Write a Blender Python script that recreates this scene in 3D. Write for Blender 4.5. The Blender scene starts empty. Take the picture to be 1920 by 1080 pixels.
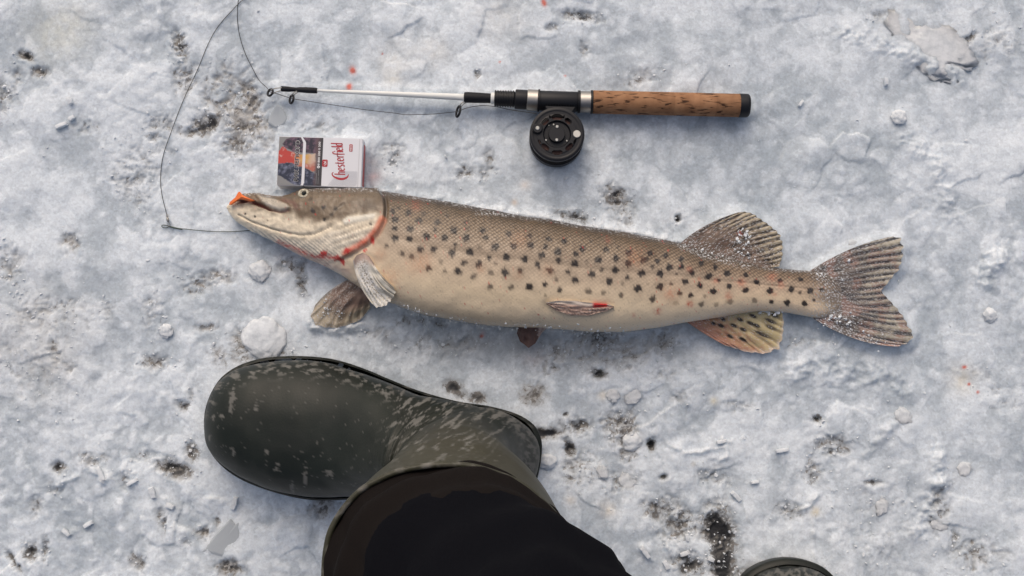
import bpy, math, random
import numpy as np
from mathutils import Vector

# ------------------------------------------------------------------ camera
R = math.radians
scn = bpy.context.scene
C = scn.collection
CAM_H, TILT, FPX = 1.2, R(6.1), 2156.0
cd = bpy.data.cameras.new('camera')
cam = bpy.data.objects.new('camera', cd)
C.objects.link(cam)
cam.location = (0, 0, CAM_H)
cam.rotation_euler = (TILT, 0, 0)
cd.sensor_width = 36.0
cd.lens = FPX / 1920 * 36
cd.clip_start = 0.02
cd.clip_end = 2000
scn.camera = cam
# ------------------------------------------------------------------ overcast sky + soft sun
SUN_EL, SUN_AZ = R(46), R(-14)            # azimuth measured from +Y towards +X
world = bpy.data.worlds.new('World')
scn.world = world
world.use_nodes = True
wn = world.node_tree
sky = wn.nodes.new('ShaderNodeTexSky')
sky.sky_type = 'NISHITA'
sky.sun_disc = False
sky.sun_elevation = SUN_EL
sky.sun_rotation = SUN_AZ
sky.air_density = 0.8
sky.dust_density = 8.0
sky.ozone_density = 0.4
bg = wn.nodes['Background']
wn.links.new(sky.outputs[0], bg.inputs[0])
bg.inputs[1].default_value = 0.135
sd = bpy.data.lights.new('sun', 'SUN')
sun = bpy.data.objects.new('sun', sd)
C.objects.link(sun)
sd.energy = .5
sd.angle = R(130)
sd.color = (1.0, 0.98, 0.955)
sdir = Vector((math.sin(SUN_AZ) * math.cos(SUN_EL), math.cos(SUN_AZ) * math.cos(SUN_EL), math.sin(SUN_EL)))
sun.rotation_euler = (-sdir).to_track_quat('-Z', 'Y').to_euler()
sun.location = sdir * 5
scn.view_settings.view_transform = 'Standard'
scn.view_settings.look = 'None'
scn.view_settings.gamma = 1
scn.view_settings.use_curve_mapping = False
scn.view_settings.exposure = -0.28
scn.render.engine = 'CYCLES'
scn.cycles.use_denoising = True
scn.cycles.max_bounces = 5
scn.cycles.diffuse_bounces = 3

# ------------------------------------------------------------------ helpers
CT, ST = math.cos(TILT), math.sin(TILT)


def P(px, py, z):
    """point of the plane z under photograph position (px, py): used to survey where things lie"""
    px = np.asarray(px, float); py = np.asarray(py, float); z = np.asarray(z, float)
    a = (px - 960) / FPX
    b = -(py - 540) / FPX
    dy = b * CT + ST
    dz = b * ST - CT
    t = (z - CAM_H) / dz
    return np.stack(np.broadcast_arrays(a * t, dy * t, z + 0 * t), -1)


def Q(v):
    """survey position (px, py) of world points"""
    v = np.asarray(v, float)
    x, y, z = v[..., 0], v[..., 1], v[..., 2] - CAM_H
    yc = y * CT + z * ST
    zc = -y * ST + z * CT
    return 960 + FPX * x / -zc, 540 - FPX * yc / -zc


def sstep(a, b, x):
    t = np.clip((x - a) / (b - a), 0, 1)
    return t * t * (3 - 2 * t)


def lerp(a, b, t):
    return a + (b - a) * t


def hash2(ix, iy, s):
    h = (ix.astype(np.int64) * 374761393 + iy.astype(np.int64) * 668265263 + s * 144665) & 0xffffffff
    h = ((h ^ (h >> 13)) * 1274126177) & 0xffffffff
    h = ((h ^ (h >> 16)) * 2246822519) & 0xffffffff
    h ^= h >> 15
    return (h & 0xffffff) / float(0xffffff)


def gnoise(x, y, s=0):
    ix = np.floor(x); iy = np.floor(y)
    fx = x - ix; fy = y - iy
    ux = fx * fx * fx * (fx * (fx * 6 - 15) + 10)
    uy = fy * fy * fy * (fy * (fy * 6 - 15) + 10)

    def g(dx, dy):
        a = hash2(ix + dx, iy + dy, s) * 2 * math.pi
        return np.cos(a) * (fx - dx) + np.sin(a) * (fy - dy)
    return 1.5 * lerp(lerp(g(0, 0), g(1, 0), ux), lerp(g(0, 1), g(1, 1), ux), uy)


def fbm(x, y, s=0, o=4, gain=0.5):
    r = 0; a = 1; n = 0
    for k in range(o):
        r = r + a * gnoise(x * 2 ** k + 17.3 * k, y * 2 ** k - 9.1 * k, s + k * 31)
        n += a; a *= gain
    return r / n * 1.4


def worley(x, y, s=0):
    ix = np.floor(x); iy = np.floor(y)
    f1 = np.full(x.shape, 9.0); f2 = np.full(x.shape, 9.0); cid = np.zeros(x.shape)
    for dx in (-1, 0, 1):
        for dy in (-1, 0, 1):
            jx, jy = ix + dx, iy + dy
            px = jx + hash2(jx, jy, s); py = jy + hash2(jx, jy, s + 77)
            d = np.hypot(px - x, py - y)
            c = hash2(jx, jy, s + 151)
            m = d < f1
            f2 = np.where(m, f1, np.minimum(f2, d))
            cid = np.where(m, c, cid)
            f1 = np.where(m, d, f1)
    return f1, f2, cid


def pdist(px, py, pl):
    """distance to a polyline"""
    d = np.full(np.shape(px), 1e9)
    for (x0, y0), (x1, y1) in zip(pl[:-1], pl[1:]):
        dx, dy = x1 - x0, y1 - y0
        t = np.clip(((px - x0) * dx + (py - y0) * dy) / (dx * dx + dy * dy + 1e-9), 0, 1)
        d = np.minimum(d, np.hypot(px - x0 - t * dx, py - y0 - t * dy))
    return d


def inside(px, py, poly):
    r = np.zeros(np.shape(px), bool)
    n = len(poly)
    for i in range(n):
        x0, y0 = poly[i]; x1, y1 = poly[(i + 1) % n]
        c = ((y0 > py) != (y1 > py)) & (px < (x1 - x0) * (py - y0) / (y1 - y0 + 1e-12) + x0)
        r ^= c
    return r


def polysd(px, py, poly):
    """signed distance, positive inside"""
    d = pdist(px, py, list(poly) + [poly[0]])
    return np.where(inside(px, py, poly), d, -d)


def mesh_np(name, v, faces, smooth=True):
    """faces: (n,4) or (n,3) int array or list of arrays"""
    if not isinstance(faces, list):
        faces = [faces]
    me = bpy.data.meshes.new(name)
    v = np.asarray(v, np.float32)
    me.vertices.add(len(v))
    me.vertices.foreach_set('co', v.ravel())
    idx = np.concatenate([np.asarray(f, np.int32).ravel() for f in faces])
    sizes = np.concatenate([np.full(len(f), np.asarray(f).shape[1], np.int32) for f in faces])
    starts = np.concatenate([[0], np.cumsum(sizes)[:-1]]).astype(np.int32)
    me.loops.add(len(idx))
    me.loops.foreach_set('vertex_index', idx)
    me.polygons.add(len(sizes))
    me.polygons.foreach_set('loop_start', starts)
    me.polygons.foreach_set('loop_total', sizes)
    me.polygons.foreach_set('use_smooth', np.full(len(sizes), smooth, bool))
    me.update(calc_edges=True)
    me.validate()
    return me


def gridf(nu, nv, wrap_v=False, off=0, flip=False):
    i = np.arange(nu - 1)[:, None]
    j = np.arange(nv if wrap_v else nv - 1)[None, :]
    j2 = (j + 1) % nv
    a = i * nv + j; b = (i + 1) * nv + j; c = (i + 1) * nv + j2; d = i * nv + j2
    q = np.stack([a, b, c, d], -1).reshape(-1, 4) + off
    return q[:, ::-1] if flip else q


def colattr(me, name, col):
    col = np.asarray(col, np.float32)
    if col.shape[1] == 3:
        col = np.concatenate([col, np.ones((len(col), 1), np.float32)], 1)
    a = me.attributes.new(name, 'FLOAT_COLOR', 'POINT')
    a.data.foreach_set('color', np.ascontiguousarray(col).ravel())


def fattr(me, name, val):
    a = me.attributes.new(name, 'FLOAT', 'POINT')
    a.data.foreach_set('value', np.asarray(val, np.float32).ravel())


def link(name, me, mat=None, parent=None):
    o = bpy.data.objects.new(name, me)
    C.objects.link(o)
    if mat is not None and me is not None:
        me.materials.append(mat)
    if parent is not None:
        o.parent = parent
    return o


def tag(o, label=None, cat=None, group=None, kind=None):
    if label: o['label'] = label
    if cat: o['category'] = cat
    if group: o['group'] = group
    if kind: o['kind'] = kind
    return o


def thing(name, label, cat, group=None, loc=(0, 0, 0)):
    o = bpy.data.objects.new(name, None)
    C.objects.link(o)
    o.empty_display_size = 0.02
    o.location = loc
    return tag(o, label, cat, group)


# materials -------------------------------------------------------------
def mat(name, col=(.5, .5, .5), rough=.5, metal=0, spec=.5, **kw):
    m = bpy.data.materials.new(name)
    m.use_nodes = True
    b = m.node_tree.nodes['Principled BSDF']
    b.inputs['Base Color'].default_value = (*col, 1)
    b.inputs['Roughness'].default_value = rough
    b.inputs['Metallic'].default_value = metal
    b.inputs['Specular IOR Level'].default_value = spec
    for k, v in kw.items():
        b.inputs[k.replace('_', ' ')].default_value = v
    return m


def nd(m, typ, **kw):
    n = m.node_tree.nodes.new(typ)
    for k, v in kw.items():
        if hasattr(n, k):
            setattr(n, k, v)
        else:
            n.inputs[k.replace('_', ' ')].default_value = v
    return n


def lk(m, a, b):
    m.node_tree.links.new(a, b)


def bsdf(m):
    return m.node_tree.nodes['Principled BSDF']


def add_bump(m, scale, strength, dist=0.001, detail=4, coord='Object', typ='ShaderNodeTexNoise', chain=None):
    tc = nd(m, 'ShaderNodeTexCoord')
    n = nd(m, typ)
    n.inputs['Scale'].default_value = scale
    if 'Detail' in n.inputs: n.inputs['Detail'].default_value = detail
    lk(m, tc.outputs[coord], n.inputs['Vector'])
    bp = nd(m, 'ShaderNodeBump')
    bp.inputs['Strength'].default_value = strength
    bp.inputs['Distance'].default_value = dist
    lk(m, n.outputs[0], bp.inputs['Height'])
    if chain: lk(m, chain.outputs[0], bp.inputs['Normal'])
    lk(m, bp.outputs[0], bsdf(m).inputs['Normal'])
    return bp, n


def mottle(m, col1, col2, scale, lo=.35, hi=.65, detail=5, stretch=(1, 1, 1)):
    """noise mix of two base colours"""
    tc = nd(m, 'ShaderNodeTexCoord')
    mp = nd(m, 'ShaderNodeMapping')
    mp.inputs['Scale'].default_value = stretch
    lk(m, tc.outputs['Object'], mp.inputs[0])
    n = nd(m, 'ShaderNodeTexNoise')
    n.inputs['Scale'].default_value = scale
    n.inputs['Detail'].default_value = detail
    lk(m, mp.outputs[0], n.inputs['Vector'])
    r = nd(m, 'ShaderNodeValToRGB')
    r.color_ramp.elements[0].position = lo; r.color_ramp.elements[0].color = (*col1, 1)
    r.color_ramp.elements[1].position = hi; r.color_ramp.elements[1].color = (*col2, 1)
    lk(m, n.outputs[0], r.inputs[0])
    lk(m, r.outputs[0], bsdf(m).inputs['Base Color'])
    return r


def attr_mat(name, rough, attr='col', **kw):
    m = mat(name, rough=rough, **kw)
    a = nd(m, 'ShaderNodeAttribute')
    a.attribute_name = attr
    lk(m, a.outputs['Color'], bsdf(m).inputs['Base Color'])
    return m, a


# geometry pieces -----------------------------------------------------------
def tube_mesh(name, pts, rad, n=10, caps=True, closed=False):
    pts = np.asarray(pts, float)
    rad = np.broadcast_to(np.asarray(rad, float), (len(pts),))
    t = np.gradient(pts, axis=0)
    if closed: t[0] = t[-1] = pts[1] - pts[-2]
    t /= np.linalg.norm(t, axis=1)[:, None] + 1e-12
    up = np.array([0, 0, 1.0])
    if abs(t[0] @ up) > .9: up = np.array([0, 1.0, 0])
    s = np.cross(t, up); s /= np.linalg.norm(s, axis=1)[:, None] + 1e-12
    u = np.cross(s, t)
    a = np.linspace(0, 2 * math.pi, n, endpoint=False)
    v = pts[:, None] + rad[:, None, None] * (np.cos(a)[None, :, None] * s[:, None] + np.sin(a)[None, :, None] * u[:, None])
    v = v.reshape(-1, 3)
    f = [gridf(len(pts), n, True, flip=True)]
    if caps:
        k = len(v)
        v = np.concatenate([v, pts[:1], pts[-1:]])
        i = np.arange(n); i2 = (i + 1) % n
        f.append(np.stack([i, i2, np.full(n, k)], -1))
        b = (len(pts) - 1) * n
        f.append(np.stack([b + i2, b + i, np.full(n, k + 1)], -1))
    return mesh_np(name, v, f)


def catmull(p, n):
    p = np.asarray(p, float)
    d = np.concatenate([[0], np.cumsum(np.linalg.norm(np.diff(p, axis=0), axis=1) ** .5)])
    d /= d[-1]
    tt = np.linspace(0, 1, n)
    m = np.gradient(p, d, axis=0)
    k = np.clip(np.searchsorted(d, tt, side='right') - 1, 0, len(d) - 2)
    h = (d[k + 1] - d[k])[:, None]
    s = ((tt - d[k])[:, None]) / h
    return ((2 * s ** 3 - 3 * s ** 2 + 1) * p[k] + (s ** 3 - 2 * s ** 2 + s) * h * m[k]
            + (-2 * s ** 3 + 3 * s ** 2) * p[k + 1] + (s ** 3 - s ** 2) * h * m[k + 1])


def turned(name, prof, A, B, n=40):
    """lathe: profile (distance along A->B, radius) -> mesh in world coordinates"""
    A = np.asarray(A, float); B = np.asarray(B, float)
    ax = (B - A) / np.linalg.norm(B - A)
    s = np.cross(ax, [0, 0, 1.0]); s /= np.linalg.norm(s)
    u = np.cross(s, ax)
    prof = np.asarray(prof, float)
    a = np.linspace(0, 2 * math.pi, n, endpoint=False)
    v = (A + prof[:, :1] * ax)[:, None] + prof[:, 1][:, None, None] * (np.cos(a)[None, :, None] * s + np.sin(a)[None, :, None] * u)
    v = v.reshape(-1, 3)
    f = [gridf(len(prof), n, True, flip=True)]
    k = len(v)
    v = np.concatenate([v, [A + prof[0, 0] * ax, A + prof[-1, 0] * ax]])
    i = np.arange(n); i2 = (i + 1) % n
    f.append(np.stack([i, i2, np.full(n, k)], -1))
    b = (len(prof) - 1) * n
    f.append(np.stack([b + i2, b + i, np.full(n, k + 1)], -1))
    return mesh_np(name, v, f)


def auto_smooth(o, ang=35):
    me = o.data
    import bmesh
    bm = bmesh.new(); bm.from_mesh(me)
    for e in bm.edges:
        if len(e.link_faces) == 2 and e.calc_face_angle(0) > R(ang):
            e.smooth = False
    bm.to_mesh(me); bm.free()


def slab(name, poly, z0, z1, jitter=0, bevel=.15):
    """prism with bevelled top from a world-xy polygon"""
    p = np.asarray(poly, float)
    area = np.sum(p[:, 0] * np.roll(p[:, 1], -1) - p[:, 1] * np.roll(p[:, 0], -1))
    if area < 0: p = p[::-1]
    c = p.mean(0)
    n = len(p)
    h = z1 - z0
    rings = [np.c_[p, np.full(n, z0)], np.c_[p, np.full(n, z1 - bevel * h)],
             np.c_[c + (p - c) * (1 - bevel * .5), np.full(n, z1)]]
    if jitter:
        rng = np.random.default_rng(int(abs(c[0]) * 1e5))
        rings[1][:, 2] += rng.normal(0, jitter, n); rings[2][:, 2] += rng.normal(0, jitter, n)
    v = np.concatenate(rings + [[[c[0], c[1], z1 + (jitter if jitter else 0)]], [[c[0], c[1], z0]]])
    i = np.arange(n); i2 = (i + 1) % n
    f4 = np.concatenate([np.stack([i + k * n, i2 + k * n, i2 + (k + 1) * n, i + (k + 1) * n], -1) for k in (0, 1)])
    f3 = np.concatenate([np.stack([i + 2 * n, i2 + 2 * n, np.full(n, 3 * n)], -1), np.stack([i2, i, np.full(n, 3 * n + 1)], -1)])
    return mesh_np(name, v, [f4, f3], smooth=False)


def ico(sub=1):
    import bmesh
    bm = bmesh.new()
    bmesh.ops.create_icosphere(bm, subdivisions=sub, radius=1)
    v = np.array([x.co[:] for x in bm.verts]); f = np.array([[q.index for q in x.verts] for x in bm.faces])
    bm.free()
    return v, f


# ------------------------------------------------------------------ survey of the fish outline
def zz(pts, ox, oy, s):
    return [(x / s + ox, y / s + oy) for x, y in pts]


Z1 = lambda pts: zz(pts, 400, 330, 3.6)
Z2 = lambda pts: zz(pts, 700, 340, 3.1767)
Z3 = lambda pts: zz(pts, 1200, 380, 3.491)
TOP = [(427, 390), (428.5, 385), (432, 379), (438, 373), (446, 367), (457, 363), (483, 362), (506, 367), (533, 368), (555, 361), (569, 356), (594, 356), (636, 355), (678, 355), (708, 358), (747, 363),
       (794, 372), (857, 383), (920, 394), (983, 406), (1046, 416), (1109, 427), (1172, 436), (1235, 448), (1277, 457),
       (1315, 473), (1357, 482), (1400, 493), (1429, 501), (1472, 506), (1509, 507), (1535, 509), (1556, 516), (1575, 525), (1598, 538)]
BOT = [(427, 391), (428.5, 396), (432, 403), (444, 416), (467, 431), (483, 438), (505, 449), (525, 459), (555, 475), (580, 487), (605, 497), (630, 510), (650, 522),
       (667, 534), (690, 551), (715, 562), (742, 571), (769, 582), (804, 592), (857, 601), (905, 609), (952, 613), (1015, 614), (1062, 618),
       (1109, 622), (1172, 622), (1235, 614), (1282, 605), (1343, 596), (1386, 588), (1425, 583), (1469, 585), (1509, 592), (1538, 598), (1556, 595), (1575, 586), (1598, 566)]
THK = [(427, 12), (440, 19), (480, 29), (560, 43), (640, 57), (720, 67), (850, 74), (1000, 74), (1150, 68), (1280, 56), (1400, 39), (1500, 27), (1530, 21), (1550, 16.5), (1572, 11.5), (1598, 5)]


def smooth_curve(tbl, x, k=9):
    t = np.array(tbl)
    xs = np.arange(t[0, 0], t[-1, 0] + .01, .5)
    ys = np.interp(xs, t[:, 0], t[:, 1])
    pad = 60
    yp = np.concatenate([np.full(pad, ys[0]), ys, np.full(pad, ys[-1])])
    w = np.exp(-.5 * (np.arange(-40, 41) / (2 * k)) ** 2); w /= w.sum()
    sm = np.convolve(yp, w, 'same')[pad:-pad]
    f = np.clip((xs - 440) / 30, 0, 1) * np.clip((t[-1, 0] - xs) / 20, 0, 1)
    return np.interp(x, xs, lerp(ys, sm, f))


f_top = lambda x: smooth_curve(TOP, x, 5)
f_bot = lambda x: smooth_curve(BOT, x, 5)
f_thk = lambda x: smooth_curve(THK, x, 12) * 1e-3
SINK = 0.003
EXPO = 2.25


def body_z(px, py):
    px = np.asarray(px, float); py = np.asarray(py, float)
    t, b, T = f_top(px), f_bot(px), f_thk(px)
    s = np.clip((py - t) / (b - t + 1e-6) * 2 - 1, -1, 1)
    return T / 2 - SINK + T / 2 * (1 - np.abs(s) ** EXPO) ** (1 / EXPO)


DORSAL = Z3([(270, 265), (400, 190), (520, 110), (600, 75), (690, 60), (750, 80), (800, 120), (865, 160), (920, 215), (935, 290), (930, 360), (910, 415), (800, 425)])
ANAL = Z3([(290, 770), (350, 790), (400, 840), (480, 890), (580, 945), (700, 980), (830, 988), (910, 960), (935, 880), (940, 800), (930, 720)])
CAUD = Z3([(1170, 440), (1350, 320), (1550, 240), (1705, 232), (1725, 290), (1700, 430), (1600, 550), (1575, 570), (1680, 690), (1790, 860), (1770, 915), (1600, 938), (1350, 870), (1130, 750)])
PECL = [(649, 527), (606, 558), (582, 594), (592, 610), (634, 614), (675, 599), (693, 577)]

# ------------------------------------------------------------------ boot placement
BOOT_L = .335
heel_w = P(1003, 866, .03)
toe_w = P(381, 772, .03)
BF = (toe_w - heel_w)[:2]; BF /= np.linalg.norm(BF)      # forward
BLAT = np.array([BF[1], -BF[0]])                            # lateral (towards the fish)
if BLAT[1] < 0: BLAT = -BLAT
HEEL = heel_w[:2]

# ================================================================== GROUND
def axis_coords(lo, hi, step, far):
    c = list(np.arange(lo, hi + step / 2, step))
    d = step; a = c[0]; left = []
    while a > -far:
        d *= 1.07 if d < .03 else 1.3; a -= d; left.append(a)
    d = step; a = c[-1]; right = []
    while a < far:
        d *= 1.07 if d < .03 else 1.3; a += d; right.append(a)
    return np.array(left[::-1] + c + right)


STEP = 0.00135
gx = axis_coords(-.60, .60, STEP, 160)
gy = axis_coords(-.205, .475, STEP, 160)
X, Y = np.meshgrid(gx, gy, indexing='ij')
near = (1 - sstep(.60, .95, np.abs(X))) * (1 - sstep(.40, .72, np.abs(Y - .12)))
PX, PY = Q(np.stack([X, Y, 0 * X], -1))
PX = np.where(near > 0, PX, -5000); PY = np.where(near > 0, PY, -5000)


def blob(cx, cy, rx, ry, rot=0):
    c, s = math.cos(R(rot)), math.sin(R(rot))
    u = ((PX - cx) * c + (PY - cy) * s) / rx
    v = (-(PX - cx) * s + (PY - cy) * c) / ry
    return np.exp(-(u * u + v * v))


mm = 1000.0
wx = X + .004 * fbm(X * 40, Y * 40, 5, 2); wy = Y + .004 * fbm(X * 40, Y * 40, 6, 2)
big = fbm(X * 5, Y * 5, 11, 4)
mid = fbm(X * 22, Y * 22, 21, 4, .5)
fine = fbm(X * 90, Y * 90, 33, 4, .6)
soft = fbm(X * 70, Y * 70, 37, 2, .4)
grain = fbm(X * 330, Y * 330, 44, 2)
f1, f2, cid = worley(wx * 42, wy * 42, 3)
clod1 = np.clip(1 - (f1 / .75) ** 2, 0, 1) ** 1.5 * np.clip(cid * 1.7 - .7, 0, 1)
g1, g2, cid2 = worley(wx * 105, wy * 105, 8)
clod2 = np.clip(1 - (g1 / .75) ** 2, 0, 1) ** 1.5 * np.clip(cid2 * 1.8 - .7, 0, 1)
h1, h2, cid3 = worley(wx * 20 + 3, wy * 20, 14)
clod0 = np.clip(1 - (h1 / .75) ** 2, 0, 1) ** 1.5 * np.clip(cid3 * 2 - 1.05, 0, 1)
# crumbliness: how rough the snow is (trampled centre and lower left), against wet, refrozen slush (right, top)
rough = np.clip(.42 + .5 * fbm(X * 7, Y * 7, 71, 3) + .45 * blob(1100, 800, 300, 200) + .35 * blob(300, 900, 420, 260)
                + .3 * blob(500, 250, 200, 160) - .35 * blob(1500, 150, 500, 220) - .4 * blob(750, 90, 320, 110)
                - .25 * blob(150, 420, 200, 200), 0.05, 1)
H = (4.0 * big + 2.0 * mid * (.6 + .7 * rough) + .75 * soft * (.3 + rough) + .50 * fine * (.05 + rough) + .20 * grain * (.1 + rough)
     + 4.0 * clod0 + 2.2 * clod1 * (.2 + rough) + 1.3 * clod2 * (.05 + rough)) / mm
H -= .0045
# ridges pressed into the snow (tread bars, scraped lines)
ridges = [(zz([(530, 395), (600, 440), (690, 425), (820, 380)], 1000, 640, 2.087), 5, 5), (zz([(690, 470), (760, 455), (745, 370)], 1000, 640, 2.087), 4, 4),
          (zz([(1120, 600), (1040, 670)], 1000, 640, 2.087), 5, 5), (zz([(1100, 720), (1100, 860)], 1000, 640, 2.087), 5, 4),
          (zz([(1590, 430), (1598, 560), (1510, 740)], 1000, 640, 2.087), 16, 8), (zz([(430, 800), (470, 870)], 1000, 640, 2.087), 5, 6),
          (zz([(515, 780), (560, 880)], 1000, 640, 2.087), 5, 6), (zz([(830, 550), (890, 545)], 1000, 640, 2.087), 5, 4),
          (zz([(340, 680), (385, 730)], 0, 540, 2), 6, 4), (zz([(220, 740), (290, 700)], 0, 540, 2), 5, 3), (zz([(240, 830), (290, 880)], 0, 540, 2), 5, 3),
          (zz([(225, 950), (285, 905)], 0, 540, 2), 5, 3), (zz([(400, 715), (500, 690)], 0, 540, 2), 5, 3), (zz([(1620, 860), (1680, 790)], 0, 0, 1), 9, 4),
          ([(1590, 60), (1680, 90), (1740, 120), (1800, 140)], 16, 6), ([(1700, 260), (1760, 300), (1790, 400)], 18, 5), ([(1640, 470), (1650, 540)], 14, 5),
          ([(1880, 470), (1850, 520)], 22, 8), ([(1500, 690), (1640, 700), (1700, 730)], 25, 5)]
cl_r = fbm(X * 48 + 9, Y * 48, 333, 3)
for pl, w, hh in ridges:
    H += hh / mm * np.exp(-(pdist(PX + 5 * fine, PY + 5 * soft, pl) / w) ** 2) * np.clip(.55 + .7 * fine + .9 * cl_r, 0, 1.5)

# dark places where the snow is gone and wet ice or sludge shows
DARK = [  # px, py, rx, ry, rot, strength, tint (0 neutral, 1 brown)
    (335, 80, 11, 22, -20, .80, 0), (345, 140, 22, 30, 0, .45, 0), (300, 230, 22, 14, 0, .50, 0), (375, 235, 28, 13, -12, .80, 0), (395, 225, 12, 12, 0, .8, 0),
    (44, 101, 11, 6, 20, 1.05, 1), (70, 133, 14, 9, 0, .60, .7), (24, 140, 14, 16, 0, .42, .3), (6, 180, 18, 30, 0, .42, 0), (150, 235, 30, 12, 0, .34, 0), (285, 255, 14, 7, 0, .5, 0),
    (425, 180, 45, 50, 0, .42, 1), (465, 180, 16, 32, -10, .62, 1), (460, 230, 40, 30, 0, .55, .9), (445, 270, 30, 18, 0, .55, .3), (490, 260, 25, 25, 0, .35, .6),
    (605, 235, 32, 15, 0, .36, 0), (735, 280, 16, 20, -25, .42, 0), (735, 295, 9, 14, 0, .4, 0), (872, 322, 14, 12, 0, .52, 0), (918, 300, 10, 18, 0, .42, 0), (905, 328, 8, 14, 0, .5, 0),
    (1075, 405, 26, 9, 10, .80, 0), (1155, 370, 16, 22, -35, .70, 0), (1170, 395, 20, 26, 0, .42, .3), (1272, 409, 4, 5, 0, 1.1, 0), (1090, 28, 34, 8, 8, .62, 0), (1095, 90, 8, 10, 0, .55, 0),
    (1195, 150, 30, 12, -25, .40, .5), (1035, 48, 10, 6, 0, .5, 0), (895, 138, 9, 9, 0, .45, .3), (1820, 68, 12, 6, -35, .8, 0), (1870, 70, 40, 30, 0, .26, 0), (1650, 25, 12, 8, 0, .36, 0),
    (130, 452, 14, 17, 0, .48, .6), (12, 500, 26, 30, 0, .38, .6), (80, 590, 70, 40, 10, .27, .5), (125, 575, 26, 18, 0, .38, .6), (100, 655, 9, 20, 0, .46, .3), (40, 690, 60, 60, 0, .22, .7), (130, 690, 12, 10, 0, .46, .3),
    (285, 590, 16, 40, -10, .34, 0), (190, 580, 22, 16, 0, .28, .2), (250, 340, 40, 55, 0, .33, 0), (270, 300, 40, 40, 0, .28, 0), (290, 680, 26, 12, 0, .50, .3), (410, 517, 22, 10, 0, .52, .8), (365, 530, 22, 16, -20, .44, 0),
    (388, 613, 20, 6, 0, .5, .6), (408, 665, 12, 22, -20, .55, .5), (450, 655, 18, 30, 0, .55, .5), (340, 760, 12, 8, 0, .6, 0), (360, 742, 6, 14, 0, .4, 0),
    (107, 877, 12, 8, 0, .85, .4), (100, 915, 18, 10, 0, .40, 0), (268, 855, 20, 10, 0, .42, 0), (325, 880, 26, 12, 15, .88, .5), (358, 848, 11, 12, 0, .88, .3), (232, 897, 8, 14, 10, .5, 0), (170, 862, 30, 12, 0, .42, .4),
    (55, 1035, 12, 14, 0, .75, 0), (82, 1030, 5, 16, 0, .65, 0), (25, 1055, 5, 20, -40, .8, 0), (258, 1055, 16, 12, 20, .52, .5), (300, 975, 8, 22, -10, .46, 0), (66, 952, 9, 14, 20, .5, 0), (345, 1015, 8, 6, 0, .4, 0),
    (380, 1000, 16, 10, 0, .52, .8), (430, 1065, 20, 12, 0, .75, .7), (404, 980, 6, 14, 0, .5, .6), (610, 945, 22, 14, 0, .62, .7), (600, 955, 20, 12, 0, .6, .5),
    (565, 520, 10, 30, -8, .58, 0), (540, 495, 22, 16, 0, .44, 0), (775, 600, 30, 12, 0, .38, .4), (700, 620, 40, 14, 0, .30, .4), (830, 640, 90, 22, 0, .30, 0), (825, 605, 12, 10, 0, .6, 0),
    (848, 725, 12, 10, 0, 1.15, 0), (892, 745, 14, 8, 0, .95, 0), (875, 742, 30, 9, 15, .55, 0), (1000, 738, 22, 16, 0, .62, .7), (1015, 812, 30, 7, 0, 1.1, 0), (1068, 840, 8, 14, -20, .95, 0), (1080, 800, 22, 14, 0, .72, .2),
    (1165, 800, 26, 26, 0, .66, .4), (1175, 835, 16, 22, 0, .72, .3), (1222, 833, 6, 9, 0, 1.25, .2), (1122, 700, 12, 6, 15, .95, .2), (1120, 635, 40, 22, 0, .50, .3), (1150, 660, 60, 25, 0, .40, .5), (1245, 640, 22, 22, 0, .46, .4), (1040, 660, 40, 20, -30, .40, .4), (1060, 777, 4, 4, 0, 1.0, 0),
    (1030, 690, 22, 14, 0, .42, .4), (1245, 895, 5, 4, 0, 1.0, 0), (1090, 880, 30, 30, 0, .42, .2), (1160, 900, 30, 24, 0, .36, 0), (1240, 955, 30, 18, 0, .6, .3), (1275, 985, 26, 22, -20, .66, .2), (1260, 1000, 40, 12, 0, .4, 0),
    (1352, 1000, 20, 36, -12, 1.25, .1), (1355, 1055, 18, 36, 0, 1.25, .1), (1295, 1060, 24, 16, 15, .85, 0), (1335, 985, 30, 24, 0, .6, .4), (1480, 960, 20, 12, 0, .5, 0), (1535, 785, 10, 6, 20, .7, 0), (1565, 835, 30, 16, 0, .52, 0), (1560, 848, 6, 4, 0, .8, 0), (1525, 885, 14, 22, 0, .52, 0), (1640, 905, 12, 4, 0, .8, 0),
    (1330, 890, 16, 16, 0, .42, 0), (1350, 900, 20, 14, 0, .42, 0), (1765, 950, 16, 40, 10, .46, 0), (1795, 1010, 9, 16, 0, .46, .3), (1830, 1040, 40, 24, 0, .42, .4), (1890, 740, 30, 30, 0, .25, 0), (1640, 980, 90, 90, 0, .18, 0),
    (1850, 700, 22, 12, 0, .25, .3), (1400, 1075, 40, 12, 0, .5, .3), (1245, 700, 20, 9, 0, .4, 0), (1390, 760, 30, 10, 0, .30, 0), (1490, 640, 60, 14, 0, .26, .2), (1280, 740, 20, 10, -20, .3, 0), (520, 660, 30, 12, 0, .4, 0)]
dk = np.zeros_like(X); brn = np.zeros_like(X)
for (cx, cy, rx, ry, rot, st, tint) in DARK:
    b = blob(cx, cy, rx * 1.5, ry * 1.5, rot)
    dk = np.maximum(dk, b * st * (1.0 if st > .7 else 1.08))
    brn = np.maximum(brn, b * tint)
loose = .10 * np.clip(fbm(X * 9, Y * 9, 91, 3), 0, 1) * near
spk = fbm(wx * 150, wy * 150, 52, 4, .65)
spk2 = fbm(wx * 60, wy * 60, 57, 3, .6)
gate = np.sqrt(np.clip(dk, 0, 1))
dark = dk * .95 + loose + (.50 * spk + .38 * spk2) * gate
bare = sstep(.62, 1.05, dark)                       # 1 = no snow left
thin = sstep(.10, .70, dark + .10 * mid)             # thin, soaked snow
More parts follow.
